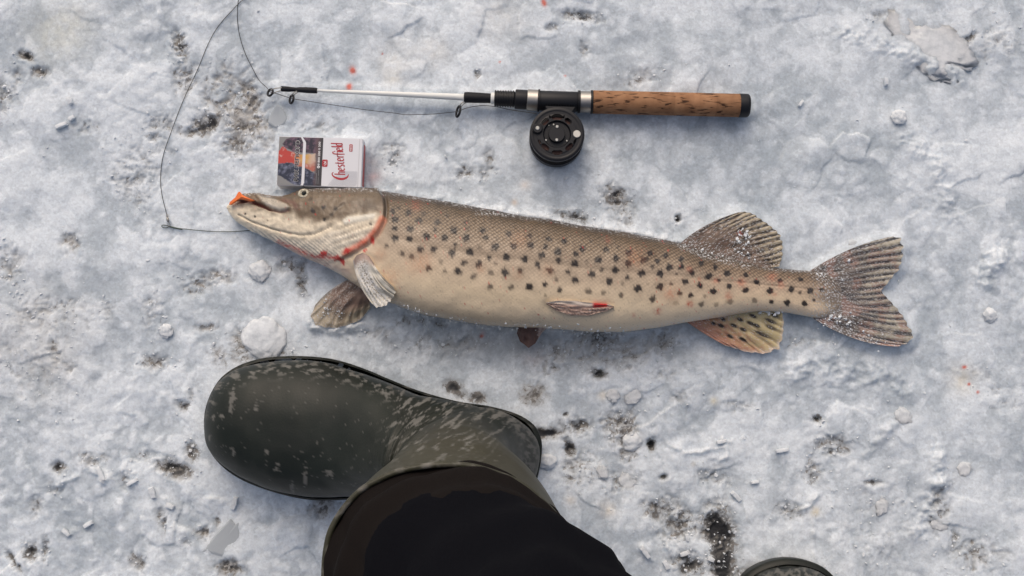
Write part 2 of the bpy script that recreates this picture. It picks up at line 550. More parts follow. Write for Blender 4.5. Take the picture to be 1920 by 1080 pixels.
H -= (.0035 * thin + .0035 * bare) * np.where(near > 0, 1, 0)

# beds of the things that lie in the snow
fx = np.clip(PX, 427, 1598)
ftop, fbt = f_top(fx), f_bot(fx)
in_fish = sstep(-4, 4, PX - 427) * sstep(-4, 4, 1598 - PX) * sstep(-2, 5, PY - ftop) * sstep(-2, 5, fbt - PY)
bed = in_fish.copy()
finbed = np.zeros_like(X)
for pl in (DORSAL, ANAL, CAUD, PECL):
    finbed = np.maximum(finbed, sstep(-22, 3, polysd(PX, PY, pl)))
bed = np.maximum(bed, sstep(-5, 3, polysd(PX, PY, [(516, 248), (690, 256), (690, 362), (514, 356)])))
bed = np.maximum(bed, np.exp(-(np.maximum(pdist(PX, PY, [(540, 172), (870, 186), (1400, 200)]) - 16, 0) / 8) ** 2))
bed = np.maximum(bed, np.exp(-(np.maximum(np.hypot(PX - 1044, PY - 262) - 52, 0) / 5) ** 2))
uB = (X - HEEL[0]) * BF[0] + (Y - HEEL[1]) * BF[1]
vB = (X - HEEL[0]) * BLAT[0] + (Y - HEEL[1]) * BLAT[1]
bed = np.maximum(bed, sstep(-.02, .01, np.minimum(np.minimum(uB + .015, BOOT_L + .015 - uB), .075 - np.abs(vB))))
RB = P(1475, 1060, .02)[:2]
bed = np.maximum(bed, sstep(.09, .06, np.abs(X - RB[0])) * sstep(.03, 0.0, Y - RB[1]) * sstep(-.40, -.36, Y - RB[1]))
H = lerp(H, .0025 + .18 * H + .0003 * fine, finbed * (near > 0))
H = lerp(H, np.minimum(H * .25, 0) - .0012 + .0004 * fine, bed * (near > 0))
# snow banked up along the fish
db = np.where((PX > 735) & (PX < 1290) & (PY > fbt - 4), np.maximum(PY - fbt, 0), 1e3)
H += .011 * np.exp(-(db / 11) ** 2) * (1 - in_fish) * (.5 + .6 * clod1 + .5 * fine) * sstep(735, 775, PX) * sstep(1290, 1120, PX)
dt = np.where((PX > 700) & (PX < 1300) & (PY < ftop + 4), np.maximum(ftop - PY, 0), 1e3)
H += .007 * np.exp(-(dt / 10) ** 2) * (1 - in_fish) * (.6 + .5 * fine + .5 * clod2)
H += .007 * np.exp(-((polysd(PX, PY, PECL) + 6) / 7) ** 2) * (.5 + fine) * sstep(590, 612, PY)
far = 1 - near
H = np.where(far > 0, lerp(H, .02 * fbm(X * 1.3, Y * 1.3, 2, 3) + .03 * fbm(X * .2, Y * .2, 3, 3) - .01, far), H)

# colours of snow, soaked snow, ice, sludge
cl0 = fbm(X * 5.5 + 7, Y * 5.5, 299, 3, .5); cl1 = fbm(X * 13 + 2, Y * 13, 301, 5, .6); cl2 = fbm(wx * 42, wy * 42, 307, 5, .65)
bw1, _, bi1 = worley(wx * 15 + .25 * cl1, wy * 15 + .25 * cl2, 311); bw2, _, bi2 = worley(wx * 38 + .3 * cl2, wy * 38 - .3 * cl2, 313)
puff = sstep(.62, .30, bw1) * (bi1 > .55) * .8 + sstep(.60, .25, bw2) * (bi2 > .5) * .6
snow_w = sstep(-.80, .85, .45 * cl0 + .55 * cl1 + .60 * cl2 + .35 * mid + .22 * fine + .8 * clod1 + .6 * clod2 + .7 * clod0 + .55 * puff - .35)
ice_zone = np.clip(.32 + .80 * fbm(X * 6 + 4, Y * 6, 83, 4) + .35 * blob(1500, 250, 500, 300) + .3 * blob(1750, 750, 300, 300) + .25 * blob(700, 60, 300, 120) - .45 * blob(350, 800, 400, 300) - .3 * blob(1050, 760, 200, 130), 0, 1)
cs = np.array([.735, .80, .86]); ci = np.array([.42, .485, .545]); cb = np.array([.022, .022, .025]); cg = np.array([.35, .375, .395]); cbr = np.array([.325, .295, .255])
k = snow_w * (1 - .30 * ice_zone) + (1 - .9 * ice_zone) * .26
k = np.clip(k, 0, 1)[..., None]
colr = lerp(ci, cs, k)
wetc = lerp(cg, cbr, np.clip(brn, 0, 1)[..., None])
colr = lerp(colr, wetc, (thin * .80)[..., None])
colr = lerp(colr, lerp(cb * 3, cbr * .45, np.clip(brn * .8, 0, 1)[..., None]), (bare * .5)[..., None])
# faint old stains: yellow, pink, orange, blood drops; pink beside the pack paints its red glow
for (cx, cy, r, c, a) in [(1530, 960, 9, (.62, .50, .26), .7), (1130, 742, 9, (.78, .68, .50), .5), (1810, 710, 26, (.62, .55, .40), .5), (1300, 870, 5, (.7, .6, .4), .4), (735, 145, 14, (.72, .68, .58), .6), (815, 95, 30, (.74, .71, .64), .4), (740, 110, 40, (.72, .69, .62), .35), (985, 345, 10, (.72, .6, .5), .4), (965, 378, 6, (.75, .58, .42), .5), (697, 330, 14, (.72, .5, .5), .6), (690, 300, 12, (.75, .6, .6), .5), (1140, 955, 16, (.8, .7, .55), .5), (1070, 940, 10, (.8, .7, .55), .4), (100, 60, 50, (.68, .69, .60), .5), (140, 40, 40, (.66, .68, .62), .4), (1340, 752, 7, (.75, .65, .4), .6), (905, 625, 5, (.75, .45, .45), .5), (1000, 665, 20, (.7, .55, .55), .3), (940, 30, 50, (.70, .71, .70), .5)]:
    colr = lerp(colr, np.array(c), (a * blob(cx, cy, r, r) * np.clip(.75 + .6 * fine, 0, 1))[..., None])
for (cx, cy, rx, ry, rot) in [(660, 129, 5, 7, -25), (654, 161, 5, 6, 0), (1020, 3, 4, 7, -20), (937, 115, 1.6, 1.6, 0), (1060, 470 - 330, 2, 2, 0), (1812, 688, 4, 3, 0), (1822, 720, 2.5, 2.5, 0), (1838, 735, 2.5, 2.5, 0), (716, 98, 1.6, 1.6, 0), (903, 630, 3, 3, 0)]:
    colr = lerp(colr, np.array([.62, .13, .08]), np.clip(1.5 * blob(cx, cy, rx, ry, rot) * (.6 + .5 * np.clip(spk + .5, 0, 1)), 0, .9)[..., None])
# fish's grey-brown shade painted into the snow below it, and the dirty left edge
shade_dirt = .40 * blob(1120, 655, 190, 36) + .32 * blob(60, 640, 120, 110) + .25 * blob(880, 650, 150, 26)
colr = lerp(colr, np.array([.40, .385, .355]), np.clip(shade_dirt * (.9 + .6 * mid), 0, .8)[..., None])
colr = lerp(colr, lerp(np.array([.62, .68, .73]), np.array([.73, .79, .84]), sstep(-.4, .4, fbm(X * 3, Y * 3, 9, 3))[..., None]), far[..., None])
wet = np.clip(.75 * thin + .9 * bare + .5 * ice_zone * (1 - snow_w), 0, 1)

me = mesh_np('snow_ground', np.stack([X, Y, H], -1).reshape(-1, 3), gridf(len(gx), len(gy)))
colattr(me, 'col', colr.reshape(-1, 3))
fattr(me, 'wet', wet)
fattr(me, 'soil', (dk * .95 + .25 * spk2 * gate + .2 * spk * gate).ravel())
m_snow, a_snow = attr_mat('trampled_snow', .62, spec=.35)
b = bsdf(m_snow)
aw = nd(m_snow, 'ShaderNodeAttribute'); aw.attribute_name = 'wet'
mr = nd(m_snow, 'ShaderNodeMapRange')
mr.inputs['To Min'].default_value = .68; mr.inputs['To Max'].default_value = .28
lk(m_snow, aw.outputs['Fac'], mr.inputs['Value']); lk(m_snow, mr.outputs[0], b.inputs['Roughness'])
tc = nd(m_snow, 'ShaderNodeTexCoord')
n1 = nd(m_snow, 'ShaderNodeTexNoise'); n1.inputs['Scale'].default_value = 420; n1.inputs['Detail'].default_value = 5; n1.inputs['Roughness'].default_value = .65
lk(m_snow, tc.outputs['Object'], n1.inputs['Vector'])
v1 = nd(m_snow, 'ShaderNodeTexVoronoi'); v1.inputs['Scale'].default_value = 360
lk(m_snow, tc.outputs['Object'], v1.inputs['Vector'])
ad = nd(m_snow, 'ShaderNodeMath', operation='MULTIPLY_ADD'); ad.inputs[1].default_value = -.5
lk(m_snow, v1.outputs['Distance'], ad.inputs[0]); lk(m_snow, n1.outputs[0], ad.inputs[2])
bp = nd(m_snow, 'ShaderNodeBump'); bp.inputs['Strength'].default_value = .28; bp.inputs['Distance'].default_value = .0011
lk(m_snow, ad.outputs[0], bp.inputs['Height']); lk(m_snow, bp.outputs[0], b.inputs['Normal'])
rr = nd(m_snow, 'ShaderNodeMapRange'); rr.inputs['From Min'].default_value = .3; rr.inputs['From Max'].default_value = .7; rr.inputs['To Min'].default_value = .89; rr.inputs['To Max'].default_value = 1.09
lk(m_snow, n1.outputs[0], rr.inputs['Value'])
mx = nd(m_snow, 'ShaderNodeMix', data_type='RGBA', blend_type='MULTIPLY'); mx.inputs[0].default_value = 1
v2 = nd(m_snow, 'ShaderNodeTexVoronoi'); v2.inputs['Scale'].default_value = 330; lk(m_snow, tc.outputs['Object'], v2.inputs['Vector'])
sp_ = nd(m_snow, 'ShaderNodeSeparateColor'); lk(m_snow, v2.outputs['Color'], sp_.inputs[0])
vr = nd(m_snow, 'ShaderNodeMapRange'); vr.inputs['To Min'].default_value = .92; vr.inputs['To Max'].default_value = 1.07; lk(m_snow, sp_.outputs[0], vr.inputs['Value'])
rv = nd(m_snow, 'ShaderNodeMath', operation='MULTIPLY'); lk(m_snow, rr.outputs[0], rv.inputs[0]); lk(m_snow, vr.outputs[0], rv.inputs[1])
lk(m_snow, a_snow.outputs['Color'], mx.inputs[6]); lk(m_snow, rv.outputs[0], mx.inputs[7]); 
asl = nd(m_snow, 'ShaderNodeAttribute'); asl.attribute_name = 'soil'
n2 = nd(m_snow, 'ShaderNodeTexNoise'); n2.inputs['Scale'].default_value = 170; n2.inputs['Detail'].default_value = 8; n2.inputs['Roughness'].default_value = .72; n2.inputs['Distortion'].default_value = .5
lk(m_snow, tc.outputs['Object'], n2.inputs['Vector'])
sm_ = nd(m_snow, 'ShaderNodeMath', operation='MULTIPLY_ADD'); sm_.inputs[1].default_value = 2.6
lk(m_snow, n2.outputs[0], sm_.inputs[0]); lk(m_snow, asl.outputs['Fac'], sm_.inputs[2])
st2 = nd(m_snow, 'ShaderNodeMapRange', interpolation_type='SMOOTHSTEP'); st2.inputs['From Min'].default_value = 1.74; st2.inputs['From Max'].default_value = 2.06
lk(m_snow, sm_.outputs[0], st2.inputs['Value'])
gt = nd(m_snow, 'ShaderNodeMapRange'); gt.inputs['From Min'].default_value = .08; gt.inputs['From Max'].default_value = .35
lk(m_snow, asl.outputs['Fac'], gt.inputs['Value'])
mk = nd(m_snow, 'ShaderNodeMath', operation='MULTIPLY'); lk(m_snow, st2.outputs[0], mk.inputs[0]); lk(m_snow, gt.outputs[0], mk.inputs[1])
mk2 = nd(m_snow, 'ShaderNodeMath', operation='MULTIPLY'); mk2.inputs[1].default_value = .93; lk(m_snow, mk.outputs[0], mk2.inputs[0])
mxd = nd(m_snow, 'ShaderNodeMix', data_type='RGBA'); lk(m_snow, mk2.outputs[0], mxd.inputs[0]); lk(m_snow, mx.outputs[2], mxd.inputs[6]); dcl = nd(m_snow, 'ShaderNodeValToRGB')
dcl.color_ramp.elements[0].position = .46; dcl.color_ramp.elements[0].color = (.20, .19, .175, 1)
dcl.color_ramp.elements[1].position = .92; dcl.color_ramp.elements[1].color = (.012, .012, .013, 1)
lk(m_snow, asl.outputs['Fac'], dcl.inputs[0]); lk(m_snow, dcl.outputs[0], mxd.inputs[7])
lk(m_snow, mxd.outputs[2], b.inputs['Base Color'])
sw_ = nd(m_snow, 'ShaderNodeMath', operation='MULTIPLY_ADD'); sw_.inputs[1].default_value = -.6; sw_.inputs[2].default_value = .6
lk(m_snow, mk.outputs[0], sw_.inputs[0]); lk(m_snow, sw_.outputs[0], b.inputs['Subsurface Weight'])
b.inputs['Subsurface Weight'].default_value = .7
b.inputs['Subsurface Radius'].default_value = (1.0, 1.0, 1.0)
b.inputs['Subsurface Scale'].default_value = .011
ground = link('snow_ground', me, m_snow)
tag(ground, kind='structure', label='trampled grey-white snow and ice with dark bare patches')


def gz(x, y):
    """ground height by bilinear lookup"""
    x = np.asarray(x, float); y = np.asarray(y, float)
    i = np.clip(np.searchsorted(gx, x) - 1, 0, len(gx) - 2); j = np.clip(np.searchsorted(gy, y) - 1, 0, len(gy) - 2)
    u = (x - gx[i]) / (gx[i + 1] - gx[i]); v = (y - gy[j]) / (gy[j + 1] - gy[j])
    return (H[i, j] * (1 - u) * (1 - v) + H[i + 1, j] * u * (1 - v) + H[i, j + 1] * (1 - u) * v + H[i + 1, j + 1] * u * v)



# ================================================================== PIKE
fish = thing('pike', 'dark-spotted pike with cream belly and bloodied gill lying on its side in the snow', 'fish')
ns, nth = 720, 168
tpar = np.linspace(0, 1, ns)
sx = 427.05 + (1598 - 427.05) * (tpar + .10 * np.sin(2 * math.pi * tpar) * -.5 * (1 - tpar))
sx = np.sort(sx); sx[0] = 427.05; sx[-1] = 1597.9
th = np.linspace(0, 2 * math.pi, nth, endpoint=False)
tt, bb, TT = f_top(sx), f_bot(sx), f_thk(sx)
pt = P(sx, tt, TT / 2 - SINK); pb = P(sx, bb, TT / 2 - SINK)
cen = (pt + pb) / 2; hal = (pt - pb) / 2
ct, st_ = np.cos(th), np.sin(th)
sc_ = np.sign(ct) * np.abs(ct) ** (2 / EXPO); ss_ = np.sign(st_) * np.abs(st_) ** (2 / EXPO)
V = cen[:, None] + hal[:, None] * sc_[None, :, None]
V = np.concatenate([V[..., :2], (cen[:, None, 2] + TT[:, None] / 2 * ss_[None])[..., None]], -1)
px, py = Q(V)
up = np.clip(ss_, 0, 1)[None, :] * np.ones((ns, 1))
tf = np.clip((py - f_top(np.clip(px, 427, 1598))) / (f_bot(np.clip(px, 427, 1598)) - f_top(np.clip(px, 427, 1598)) + 1e-6), 0, 1)

L_jaw = Z1([(170, 262), (260, 310), (400, 360), (500, 385), (600, 400), (680, 392), (740, 365), (800, 335)])
L_mouth = Z1([(165, 165), (240, 158), (300, 190), (340, 205), (380, 228), (450, 242), (505, 232)])
L_preop = Z1([(880, 190), (835, 225), (800, 265), (790, 290), (745, 302)])
L_gill = Z1([(1120, 105), (1150, 150), (1160, 220), (1152, 300), (1115, 375), (1050, 450), (975, 500), (890, 545), (800, 585)])
L_band = Z1([(1142, 300), (1100, 375), (1035, 438), (960, 485), (890, 522)])
MAX = Z1([(290, 130), (360, 150), (440, 165), (500, 190), (520, 212), (500, 235), (440, 232), (385, 212), (330, 185)])
PLATE = Z1([(870, 300), (900, 280), (1000, 268), (1100, 258), (1085, 290), (1000, 312), (890, 330)])
GAPE = Z1([(150, 190), (190, 150), (260, 160), (320, 180), (400, 232), (380, 236), (300, 205), (230, 178)])
d = np.zeros_like(px)


def groove(pl, w, dep):
    global d
    d -= dep * np.exp(-(pdist(px, py, pl) / w) ** 2)


groove(L_jaw, 1.9, .0024)
groove(L_mouth, 1.5, .0026)
groove(L_preop, 2.2, .0012)
d += .0030 * sstep(-4, 4, polysd(px, py, MAX))
d -= .0040 * sstep(-1, 4, polysd(px, py, GAPE))
d += .0012 * sstep(-3, 3, polysd(px, py, PLATE))
# gill cover stands proud of the body behind it
gx_ = np.interp(py, [q[1] for q in L_gill], [q[0] for q in L_gill])
gd = pdist(px, py, L_gill)
side = np.where(px < gx_, 1, -1) * gd
hd = sstep(700, 640, px)
gfade = (px > 560) * sstep(.93, .72, tf)
d += .0026 * sstep(-1.5, 2.5, side) * np.exp(-np.clip(side, 0, None) / 60) * gfade
d -= .0022 * np.exp(-((side + 3) / 3.2) ** 2) * gfade
# ridges of the cover and folds of the throat membrane
u_th = (px - 560) * .62 - (py - 470) * .78
throat = sstep(6, 16, py - np.interp(px, [q[0] for q in L_jaw], [q[1] for q in L_jaw])) * (px > 470) * sstep(0, 8, side) * (px < 700)
d += .0005 * throat * np.sin(u_th * 2 * math.pi / 5.2 + .6 * gnoise(px * .05, py * .05, 3))
ridg = sstep(0, 20, side) * sstep(605, 650, px) * sstep(408, 424, py) * sstep(478, 455, py)
d += .0006 * ridg * np.sin((py + .32 * px) * 2 * math.pi / 13.0 + 1.2)
# bone relief of the upper head, flesh unevenness, dents
d += .0009 * fbm(px * .045, py * .06, 5, 3) * sstep(740, 690, px)
d += .0010 * fbm(px * .016, py * .02, 9, 3)
d += .00016 * fbm(px * .33, py * .33, 12, 2)
lat = .0007 * np.exp(-((tf - .40) / .02) ** 2) * (px > 730)
d -= lat
# pelvic fin pit, soft fold above the belly
d -= .002 * np.exp(-(pdist(px, py, Z2([(1040, 745), (1250, 770), (1400, 750)])) / 9) ** 2)
nrm = np.stack([0 * d, .45 * sc_[None] * np.ones_like(d), np.sign(ss_)[None] * np.maximum(np.abs(ss_[None]), .15) + 0 * d], -1)
nrm /= np.linalg.norm(nrm, axis=-1)[..., None]
V = V + nrm * (d * sstep(0, .22, up))[..., None]

# ---- colours
ramp_t = [0, .05, .12, .22, .34, .50, .62, .74, .86, 1]
ramp_c = np.array([(.050, .040, .030), (.090, .070, .047), (.140, .108, .073), (.222, .180, .130), (.355, .305, .240), (.480, .420, .330), (.600, .535, .415), (.715, .645, .490), (.735, .668, .520), (.66, .60, .48)])
tw = np.clip(tf + .035 * fbm(px * .02, py * .03, 20, 4) + .02 * fbm(px * .12, py * .12, 23, 3), 0, 1)
# paler, warmer towards the tail
tw = np.clip(tw + .10 * sstep(1300, 1500, px) * tw, 0, 1)
ramp_c = ramp_c * np.array([1.13, 1.03, .955])
col = np.stack([np.interp(tw, ramp_t, ramp_c[:, i]) for i in range(3)], -1)
col = lerp(col, col * np.array([1.02, .98, .95]) + .012, (sstep(1150, 1450, px))[..., None])


def tint(c, w):
    global col
    col = lerp(col, np.array(c, float), np.clip(w, 0, 1)[..., None])


def spot(cx, cy, rx, ry=None):
    ry = ry or rx
    return np.exp(-(((px - cx) / rx) ** 2 + ((py - cy) / ry) ** 2))


# head: pale grey lower jaw and throat, brown-grey crown and cheek
head = sstep(722, 700, px) * (side > -2) + 0.0 * px
head = np.clip(np.where(px < 640, 1, head), 0, 1)
hm = np.interp(px, [428, 470, 520, 560, 610, 660, 715], [372, 388, 398, 410, 418, 410, 400])
hv = sstep(-12, 12, py - hm + 9 * fbm(px * .05, py * .06, 41, 3))
hc = lerp(np.array([.155, .122, .086]), np.array([.72, .675, .565]), hv[..., None])
hc = lerp(hc, np.array([.085, .072, .055]), (sstep(14, 0, py - f_top(np.clip(px, 427, 1598))) * sstep(520, 560, px) * .8)[..., None])
hc = lerp(hc, np.array([.72, .70, .63]), (throat * .8)[..., None])
hc = hc * np.array([1.10, 1.03, .95]) * (1 + .26 * fbm(px * .12, py * .12, 43, 4))[..., None]
col = lerp(col, hc, head[..., None])
tint((.72, .69, .60), .9 * sstep(-2, 2, polysd(px, py, PLATE)))
tint((.52, .47, .385), .8 * sstep(-2, 4, polysd(px, py, MAX)))
tint((.52, .48, .42), .7 * np.exp(-(pdist(px, py, Z1([(360, 190), (420, 215), (480, 232)])) / 2.5) ** 2))
tint((.12, .035, .03), .85 * sstep(-1, 3, polysd(px, py, GAPE)))
tint((.20, .07, .06), .7 * np.exp(-(pdist(px, py, L_mouth) / 1.8) ** 2))
tint((.16, .06, .05), .55 * np.exp(-(pdist(px, py, Z1([(470, 165), (540, 180), (560, 210)])) / 5) ** 2))
tint((.16, .15, .13), .75 * np.exp(-(pdist(px, py, L_jaw) / 1.5) ** 2) * (.7 + .5 * gnoise(px * .1, py * .1, 2)))
tint((.22, .19, .15), .6 * np.exp(-(pdist(px, py, L_preop) / 2.2) ** 2))
tint((.36, .35, .31), throat * .45 * (np.sin(u_th * 2 * math.pi / 5.2 + .6 * gnoise(px * .05, py * .05, 3)) < -.2))
tint((.28, .23, .17), .5 * ridg * (np.sin((py + .32 * px) * 2 * math.pi / 13.0 + 1.2) < -.3))
tint((.10, .085, .07), .55 * spot(690, 385, 24, 14))
tint((.06, .05, .042), .75 * np.exp(-((side + 1) / 3.5) ** 2) * sstep(425, 400, py))
# freckling of the crown
tint((.05, .042, .034), .5 * (fbm(px * .5, py * .5, 47, 3) > .38) * (py < f_top(np.clip(px, 427, 1598)) + 16) * (px < 720))
# small skin pores
tint((.22, .19, .15), .30 * (gnoise(px * .42, py * .42, 61) > .62) * (px > 720) * sstep(.1, .4, tf))

SP2 = '115,180,13,.9;152,158,9,.6;212,185,15,1;300,192,13,.5;130,228,17,1;272,232,15,1;382,245,16,.7;440,208,10,.5;128,280,14,.8;220,283,18,1;368,288,11,.6;480,292,16,1;548,245,12,.5;560,285,13,.4;125,340,17,1;215,342,14,.9;318,328,17,1;425,335,15,.9;553,340,17,1;652,293,14,1;670,335,13,.9;737,340,10,.3;810,312,16,.7;80,385,10,.6;173,430,13,.6;228,450,13,.6;280,402,15,1;358,406,14,1;487,373,10,.7;468,427,18,.9;573,420,17,1;633,395,11,.3;725,390,17,1;835,388,15,1;938,380,16,1;932,322,12,.7;1043,343,13,.7;1027,387,13,.7;1138,358,15,.8;1100,417,17,1;1004,438,15,1;902,465,16,1;793,455,17,1;690,452,12,.8;404,480,11,.4;540,485,13,.7;628,495,16,1;728,495,10,.4;328,517,15,.7;426,537,10,.5;504,537,16,.8;596,567,15,.6;700,543,15,.5;785,545,18,1;876,535,13,.7;978,498,15,.9;1103,473,13,.9;1204,436,12,.9;1245,402,15,1;1200,490,17,1;1055,530,17,1;1160,538,12,.9;1270,480,12,.3;1340,468,17,1;1385,407,13,.7;1297,355,8,.4;1456,390,9,.4;1445,460,14,1;1520,425,15,.9;1648,430,12,.9;1613,467,16,.9;1693,472,14,.8;1740,443,12,.8;1833,463,13,.9;1518,490,16,1;1358,530,11,.6;1300,555,16,1;1440,528,17,1;1200,590,16,.9;1090,585,10,.5;1022,613,11,.9;930,627,18,.8;820,633,13,.6;697,628,15,.6;1110,648,13,.7;1025,680,8,.4;1283,656,15,.6;1372,663,12,.5;1475,678,13,.6;1406,597,16,1;1512,573,13,.9;1600,547,17,1;1707,550,17,1;1664,507,11,.6;1762,512,16,.9;1836,511,13,.9;1483,612,9,.4;1573,640,18,1;1636,612,8,.3;1707,628,17,1;1664,703,15,.7;1773,609,9,.7;1805,552,7,.6;1857,596,16,1;1895,543,12,1;1825,668,12,.7;1890,678,13,.8;1800,725,14,.3'
SP3 = '345,458,14,.9;400,400,14,.9;493,425,12,.9;450,480,17,1;573,463,16,1;515,508,11,.7;392,542,15,1;478,580,17,1;585,548,16,1;655,515,11,.5;693,475,13,.9;765,522,14,1;690,573,15,.9;750,640,14,.5;425,612,9,.4;400,665,14,.6;500,668,12,.4;588,648,17,.5;852,578,18,1;860,648,12,.8;915,507,13,.9;990,568,17,1;1052,503,13,.8;1047,590,9,.6;963,655,15,.9;1075,660,15,.9;1115,577,17,1;1190,572,15,.7;1137,637,8,.9'
SP1 = '673,237,14,.7;745,213,13,.8;825,220,11,.6;800,262,8,.5;750,295,8,.7;655,160,12,.4;215,255,5,.8;282,275,5,.7;365,300,5,.5;1065,328,9,.7'


def parse(sps, ox, oy, s):
    return [(float(a) / s + ox, float(b_) / s + oy, float(r) / s, float(k)) for a, b_, r, k in (q.split(',') for q in sps.split(';'))]


spots = parse(SP2, 700, 340, 3.1767) + parse(SP3, 1200, 380, 3.491) + parse(SP1, 400, 330, 3.6)
edge = 1 + .40 * gnoise(px * .16, py * .16, 71) + .22 * gnoise(px * .6, py * .6, 72)
sm = np.zeros_like(px)
for (cx, cy, r, k) in spots:
    m = (np.abs(px - cx) < 4 * r) & (np.abs(py - cy) < 4 * r)
    q = np.hypot(px[m] - cx, (py[m] - cy) * 1.05) / (r * 1.52) * edge[m]
    sm[m] = np.maximum(sm[m], k * (.95 * sstep(1.02, .58, q) + .22 * np.exp(-(q / 1.45) ** 2)))
col = lerp(col, np.array([.020, .016, .015]), np.clip(sm * 1.12, 0, .97)[..., None])
# bruises: orange, pink, blood
for (x, y, r, c, a) in ([(q[0], q[1], r_, (.60, .26, .13), a_) for q, r_, a_ in zip(Z2([(300, 480), (95, 570), (40, 440), (870, 350), (1560, 460), (1770, 670), (640, 520), (860, 560), (1040, 530), (240, 500)]), (12, 14, 9, 11, 12, 13, 6, 7, 9, 14), (.45, .5, .5, .3, .45, .4, .4, .3, .3, .3))]
                        + [(q[0], q[1], r_, (.52, .13, .07), a_) for q, r_, a_ in zip(Z3([(495, 510), (665, 525), (580, 612), (325, 660), (117, 712), (865, 490), (925, 540), (320, 435), (200, 600), (880, 600), (388, 500)]), (4, 6, 5, 4.5, 5, 6, 5, 4, 6, 4, 2.5), (.7, .7, .8, .9, .6, .6, .6, .6, .5, .5, .7))]
                        + [(q[0], q[1], r_, (.50, .10, .06), a_) for q, r_, a_ in zip(Z2([(255, 145), (1885, 735), (1695, 775), (1550, 797), (1395, 350)]), (7, 3, 3.5, 3, 4), (.4, .9, .6, .6, .3))]):
    m = fbm(px * .22, py * .22, int(x), 3)
    tint(c, a * .62 * np.clip(spot(x, y, r * 1.35) * (1.0 + 1.3 * m), 0, 1))
bl = np.exp(-(pdist(px, py, L_band) / 7.0) ** 4)
tint((.60, .12, .06), .95 * bl * (.85 + .3 * fbm(px * .1, py * .1, 5, 3)))
tint((.62, .27, .16), .6 * bl * sstep(440, 420, py))
tint((.62, .45, .32), .7 * np.exp(-((side + 1.2) / 1.4) ** 2) * sstep(405, 425, py) * (px > 640))
low = np.exp(-(pdist(px, py, Z1([(440, 448), (520, 482), (610, 518), (690, 548), (760, 548), (840, 550)])) / 4.2) ** 2)
tint((.58, .035, .03), low * 1.1 * np.clip(.65 + .8 * fbm(px * .12, py * .25, 6, 3), 0, 1))
tint((.62, .40, .34), .5 * np.exp(-(pdist(px, py, Z1([(430, 470), (600, 550), (760, 600), (900, 640)])) / 9) ** 2))
for (x, y, r, q) in [(745, 522, 30, 20), (845, 556, 32, 20), (876, 580, 16, 22), (1072, 437, 18, 24), (1025, 505, 13, 12), (905, 505, 22, 16)]:
    (cx, cy), = Z1([(x, y)])
    tint((.55, .03, .025), .95 * sstep(.35, .75, spot(cx, cy, r / 3.0, q / 3.0) + .55 * fbm(px * .16 - py * .1, py * .16 + px * .1, 4, 3)))
tint((.5, .42, .36), .45 * spot(672, 500, 16, 22))
# frost: dusted along the back edge, thick on the tail root
fr = fbm(px * .30, py * .30, 91, 4, .65)
tint((.15, .125, .108), .85 * sstep(1512, 1566, px + 26 * fr + 10 * np.sin(py * .16)))
frost = (.75 * sstep(.12, .4, fr) * sstep(9, 0, py - f_top(np.clip(px, 427, 1598))) * (px > 560)
         + .75 * sstep(.1, .35, fr) * sstep(1510, 1550, px) + .7 * sstep(.05, .3, fr) * np.exp(-(pdist(px, py, Z3([(270, 290), (420, 350), (700, 420)])) / 5) ** 2)
         + .55 * sstep(.0, .35, fr) * sstep(12, 2, f_bot(np.clip(px, 427, 1598)) - py) * (px > 740)
         + .75 * sstep(.05, .3, fr) * np.exp(-(pdist(px, py, Z1([(220, 120), (300, 110), (380, 130)])) / 4) ** 2)
         + .7 * sstep(.1, .3, fr) * np.exp(-(pdist(px, py, Z2([(600, 190), (760, 195), (800, 200)])) / 3) ** 2))
tint((.66, .68, .70), frost)

me = mesh_np('pike_body', np.concatenate([V.reshape(-1, 3), [V[0].mean(0)], [V[-1].mean(0)]]),
             [gridf(ns, nth, True), np.stack([np.arange(nth), (np.arange(nth) + 1) % nth, np.full(nth, ns * nth)], -1),
              np.stack([(np.arange(nth) + 1) % nth + (ns - 1) * nth, np.arange(nth) + (ns - 1) * nth, np.full(nth, ns * nth + 1)], -1)])
colattr(me, 'col', np.concatenate([col.reshape(-1, 3), col[0, :1], col[-1, :1]]))
# body coordinates for the scale pattern: along the fish and round the girth
arc = np.cumsum(np.concatenate([np.zeros((ns, 1)), np.linalg.norm(np.diff(V, axis=1), axis=-1)], 1), 1)
ln = np.cumsum(np.concatenate([[0], np.linalg.norm(np.diff(cen, axis=0), axis=-1)]))
uv3 = np.stack([ln[:, None] + 0 * arc, arc, 0 * arc], -1).reshape(-1, 3)
fattr(me, 'along', np.concatenate([uv3[:, 0], [0, 0]])); fattr(me, 'girth', np.concatenate([uv3[:, 1], [0, 0]]))
scal = (1 - head) * sstep(722, 735, px)
back = scal * (.16 + .84 * sstep(.42, .14, tf)) * sstep(.72, .45, tf) * .85 + scal * .05
fattr(me, 'scaly', np.concatenate([back.ravel(), [0, 0]]))
m_fish, a_f = attr_mat('pike_skin', .42, spec=.5)
b = bsdf(m_fish)
au = nd(m_fish, 'ShaderNodeAttribute'); au.attribute_name = 'along'
ag = nd(m_fish, 'ShaderNodeAttribute'); ag.attribute_name = 'girth'
asc = nd(m_fish, 'ShaderNodeAttribute'); asc.attribute_name = 'scaly'
SPC = 1 / .0034


def mth(m, op, a, b_=None, c=None):
    n = nd(m, 'ShaderNodeMath', operation=op)
    for i, q in enumerate((a, b_, c)):
        if q is None: continue
        if isinstance(q, (int, float)): n.inputs[i].default_value = q
        else: lk(m, q, n.inputs[i])
    return n.outputs[0]


